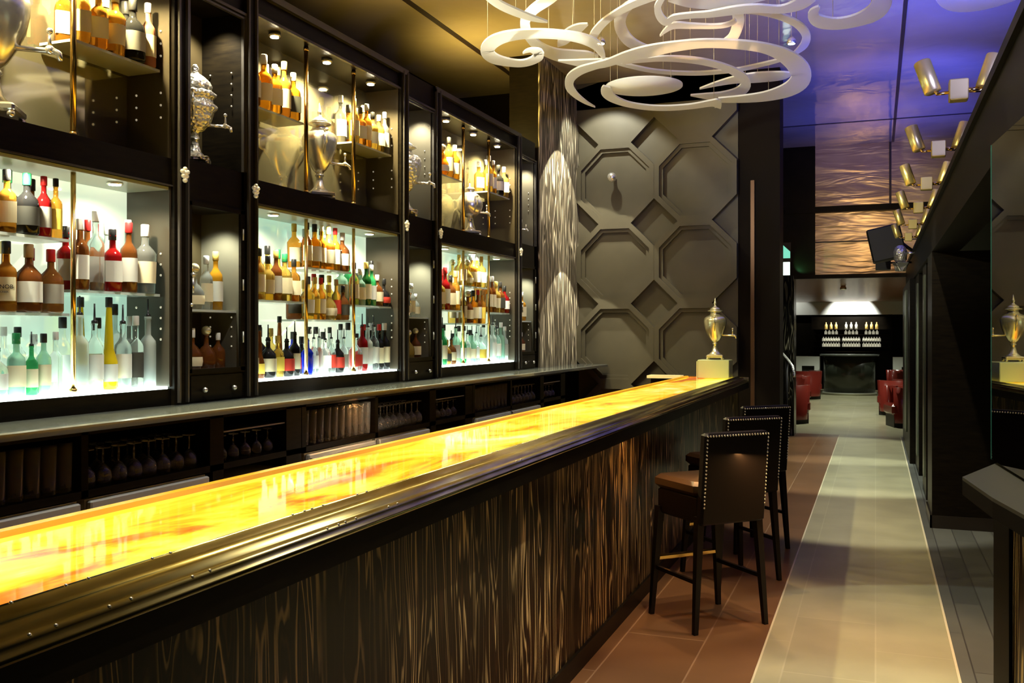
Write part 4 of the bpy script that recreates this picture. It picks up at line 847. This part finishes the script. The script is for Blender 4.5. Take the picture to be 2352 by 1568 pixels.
# ================================================================ MIRROR AND LEDGE AT THE RIGHT
ph = radians(5.0)
def along(s, off=0.): # point s metres from the far edge towards the camera, off metres to the room side
    d = Vector((sin(ph), -cos(ph), 0)); nn = Vector((-cos(ph), -sin(ph), 0)); return Vector((.374, 3.65, 0))+d*s+nn*off
def slab(name, s0, s1, o0, o1, z0, z1, m, parent=None):
    P = [along(s0, o0), along(s1, o0), along(s1, o1), along(s0, o1)]
    vs = [Vector((p.x, p.y, z0)) for p in P]+[Vector((p.x, p.y, z1)) for p in P]
    return MB().quadset(vs, [(3, 2, 1, 0), (4, 5, 6, 7), (0, 1, 5, 4), (1, 2, 6, 5), (2, 3, 7, 6), (3, 0, 4, 7)]).obj(name, m, parent)
mr = empty('mirror_screen', (0, 0, 0), 'tall frameless mirror above the stone ledge, showing the bar end', 'mirror')
slab('mirror_glass', 0, 3.2, -.02, 0, 1.115, 2.2, mirror_clear, mr)
slab('glass_edge', -.006, 0, -.02, .001, 1.115, 2.2, mat('green_glass_edge', (.05, .25, .2), .1), mr)
lg = empty('drinks_ledge', (0, 0, 0), 'grey stone ledge on a low striped wood wall under the mirror', 'ledge')
P = [along(-.02, -.03), along(3.2, -.03), along(3.2, .10), along(1.047, .123), along(.783, .147), along(.398, .158)]
N = 6; vs = [Vector((p.x, p.y, 1.095)) for p in P]+[Vector((p.x, p.y, 1.105)) for p in P]
MB().quadset(vs, [tuple(range(N-1, -1, -1)), tuple(range(N, 2*N))]+[(k, (k+1) % N, N+(k+1) % N, N+k) for k in range(N)]).obj('ledge_top', ledge_stone, lg)
vs = [Vector((p.x, p.y, 1.05)) for p in P]+[Vector((p.x, p.y, 1.095)) for p in P]
MB().quadset(vs, [tuple(range(N-1, -1, -1)), tuple(range(N, 2*N))]+[(k, (k+1) % N, N+(k+1) % N, N+k) for k in range(N)]).obj('fascia', beam_m, lg)
slab('end_post', .5, .70, .0, .09, 0, 1.05, beam_m, lg)
slab('front_panel', .70, 3.2, .03, .08, 0, 1.05, zebra_bar, lg)
slab('core_wall', .5, 3.2, -.03, .0, 0, 1.05, wood_black, lg)

# ================================================================ FAR LOUNGE
def armchair(loc, rz, label):
    r = empty('armchair', loc, label, 'armchair', 'red leather tub armchairs', rz)
    MB().bevbox(-.30, .30, -.30, .30, .22, .42, .04).obj('seat', red_leather, r)
    vs = []; fs = []; N = 14
    for i in range(N+1):
        a = pi*.25+2*pi*.75*i/N*1.0
        for (rr, z) in ((.36, .08), (.40, .72), (.31, .72), (.30, .22)): vs.append((rr*cos(a), rr*sin(a), z))
    for i in range(N):
        for j in range(3): fs.append((4*i+j, 4*i+4+j, 4*i+5+j, 4*i+1+j))
    fs += [(0, 1, 2, 3), (4*N+3, 4*N+2, 4*N+1, 4*N)]
    MB().quadset(vs, fs, True).obj('backrest', red_leather, r)
    MB().box(-.26, .26, -.26, .26, .0, .22).obj('base', speaker_m, r)
    return r
for (u, v, rz, lb) in ((1848, 975, .6, 'red armchair nearest on the side of the striped pier'), (1856, 938, .3, 'red armchair second from the striped pier'), (1878, 918, 2.2, 'red armchair beside the white framed cabinet, pier side'),
                       (2052, 982, 3.4, 'dark red armchair nearest on the beam side of the lounge'), (2038, 955, 2.6, 'red armchair second on the beam side'), (2048, 915, 3.3, 'red armchair farthest on the beam side')):
    p = at_z(u, v, 0); r_ = armchair((p.x+(-.28 if u < 1950 else .18), p.y+.3, 0), rz, lb); r_.scale = (.92, .92, .92)
for sx, lb in ((-1.72, 'white open front side cabinet beside the far bar, pier side'), (.75, 'white open front side cabinet beside the far bar, beam side')):
    wcb = empty('side_cabinet', (sx, 26.6, 0), lb, 'cabinet', 'white side cabinets by the far bar')
    MB().box(-.33, .33, -.2, .2, .68, .93).box(-.33, -.12, -.2, .2, 0, .68).box(.2, .33, -.2, .2, 0, .68).obj('surround', white_paint, wcb)
    MB().box(-.12, .2, -.1, .2, 0, .68).obj('recess', speaker_m, wcb)
fb = empty('far_bar', (-.62, 25.6, 0), 'dark curved bar front at the far end of the lounge', 'bar counter')
MB().lathe([(.62, .06), (.62, .98)], seg=40).obj('curved_front', mat('dark_green_lacquer', (.03, .035, .025), .25, coat=.3), fb)
MB().lathe([(.72, .98), (.72, 1.02)], seg=40).obj('counter_top', counter_stone, fb)
MB().lathe([(.66, 0), (.66, .06)], seg=40).obj('plinth', mat('pale_plinth', (.6, .62, .5), .4), fb)
bs = empty('back_shelf_unit', (-.62, 27.5, 0), 'dark wall unit of lit bottle shelves behind the far bar', 'shelving')
rows_z = [1.18, 1.33, 1.52, 1.66]
fsx = [(-.86, .62, 'yellow'), (-.62+.02, 0, 'white'), (0, 0, 'yellow')]
mb = MB().box(-1.05, 1.05, .2, .3, 0, 2.06)
for z in rows_z: mb.box(-1.0, 1.0, -.1, .2, z-.015, z-.003)
mb.box(-1.02, 1.02, -.1, .2, 1.03, 1.06)
mb.obj('shelf_board', wood_black, bs)
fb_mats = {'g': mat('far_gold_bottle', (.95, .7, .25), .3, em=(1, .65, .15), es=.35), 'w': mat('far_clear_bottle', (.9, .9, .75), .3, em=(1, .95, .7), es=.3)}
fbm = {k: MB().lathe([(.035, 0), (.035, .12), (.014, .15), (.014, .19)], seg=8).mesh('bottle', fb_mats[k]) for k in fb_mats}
for gi, (cx, gname, c4) in enumerate(((-.52, 'pier side', 'g'), (0., 'centre', 'w'), (.52, 'beam side', 'g'))):
    for ri, z in enumerate(rows_z):
        n_ = (7, 7, 4, 3)[ri]; wdt = (.40, .40, .28, .26)[ri]
        for i in range(n_):
            x = cx-wdt/2+wdt*i/(n_-1); kk = c4 if ri == 3 else 'w'
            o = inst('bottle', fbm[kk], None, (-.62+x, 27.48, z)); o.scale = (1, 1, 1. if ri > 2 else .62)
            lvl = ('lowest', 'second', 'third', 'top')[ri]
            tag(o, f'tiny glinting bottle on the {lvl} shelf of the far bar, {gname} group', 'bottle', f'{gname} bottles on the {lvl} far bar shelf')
for cx, e in ((-.52, 6), (0, 22), (.52, 8)):
    lamp('SPOT', (-.62+cx, 27.15, 2.38), e*2.2, (1, .95, .8), (-.62+cx, 27.55, 1.2), .02, 60, .5, 'far_bar_spot')
lamp('SPOT', (-.55, 27.0, 2.40), 120, (1, 1, .92), (-.6, 27.7, 2.0), .02, 100, .3, 'far_bar_spot')
lamp('SPOT', (-2.2, 27.0, 2.40), 12, (1, 1, .92), (-2.2, 27.7, 2.0), .02, 100, .3, 'far_bar_spot')
for (x, y, e) in ((-.5, 17.5, 200), (-.6, 21.5, 200), (-.6, 24.8, 110), (-1.7, 24.8, 40), (.8, 24.8, 40), (-1.6, 19, 60), (.5, 19, 60)):
    lamp('SPOT', (x, y, 2.38), e, (.95, 1, .82), (x, y, 0), .03, 110, .5, 'lounge_downlight')
dlp = MB()
tag(MB().lathe([(.05, 0), (.06, .03), (.04, .07)], (-.55, 18.3, 2.34), 12).obj('lounge_spotlight', chrome), 'small ceiling spotlight in the low brown ceiling', 'spotlight')

# exit sign with green glow, on the dark passage wall
pe = empty('exit_sign', (-1.29, 15.1, 2.44), 'glowing green and white exit sign box above the striped pier', 'exit sign')
MB().box(-.08, .08, -.03, .02, -.02, .50).obj('housing', speaker_m, pe)
MB().box(-.065, .065, -.034, -.03, .0, .20).obj('lit_face', mat('exit_white', (1, 1, 1), .5, em=(.75, 1, .85), es=3.), pe)
MB().prism([(-.065, .26), (.07, .26), (.07, .36), (-.065, .49)], -.034, -.03, lambda a, b_, h: (a, h, b_)).obj('green_face', mat('exit_green', (.1, .8, .5), .5, em=(.25, .85, .62), es=.8), pe)
lamp('SPOT', (-1.12, 14.95, 2.50), 2.2, (.25, 1, .40), (-1.02, 15.12, 2.62), .01, 90, .5, 'exit_glow')
# handrail by the pier
hr = empty('handrail', (-1.12, 13.5, 0), 'bent silver handrail end beside the striped pier', 'handrail')
MB().tube([(-.12, .4, 1.27), (0, .0, 1.18), (.08, -.25, 1.10), (.10, -.3, 1.0), (.10, -.3, .96)], .02, 8).obj('rail', silver_rough, hr)
MB().tube([(-.02, .05, 1.17), (-.02, .05, 0)], .018, 8).obj('post', speaker_m, hr)
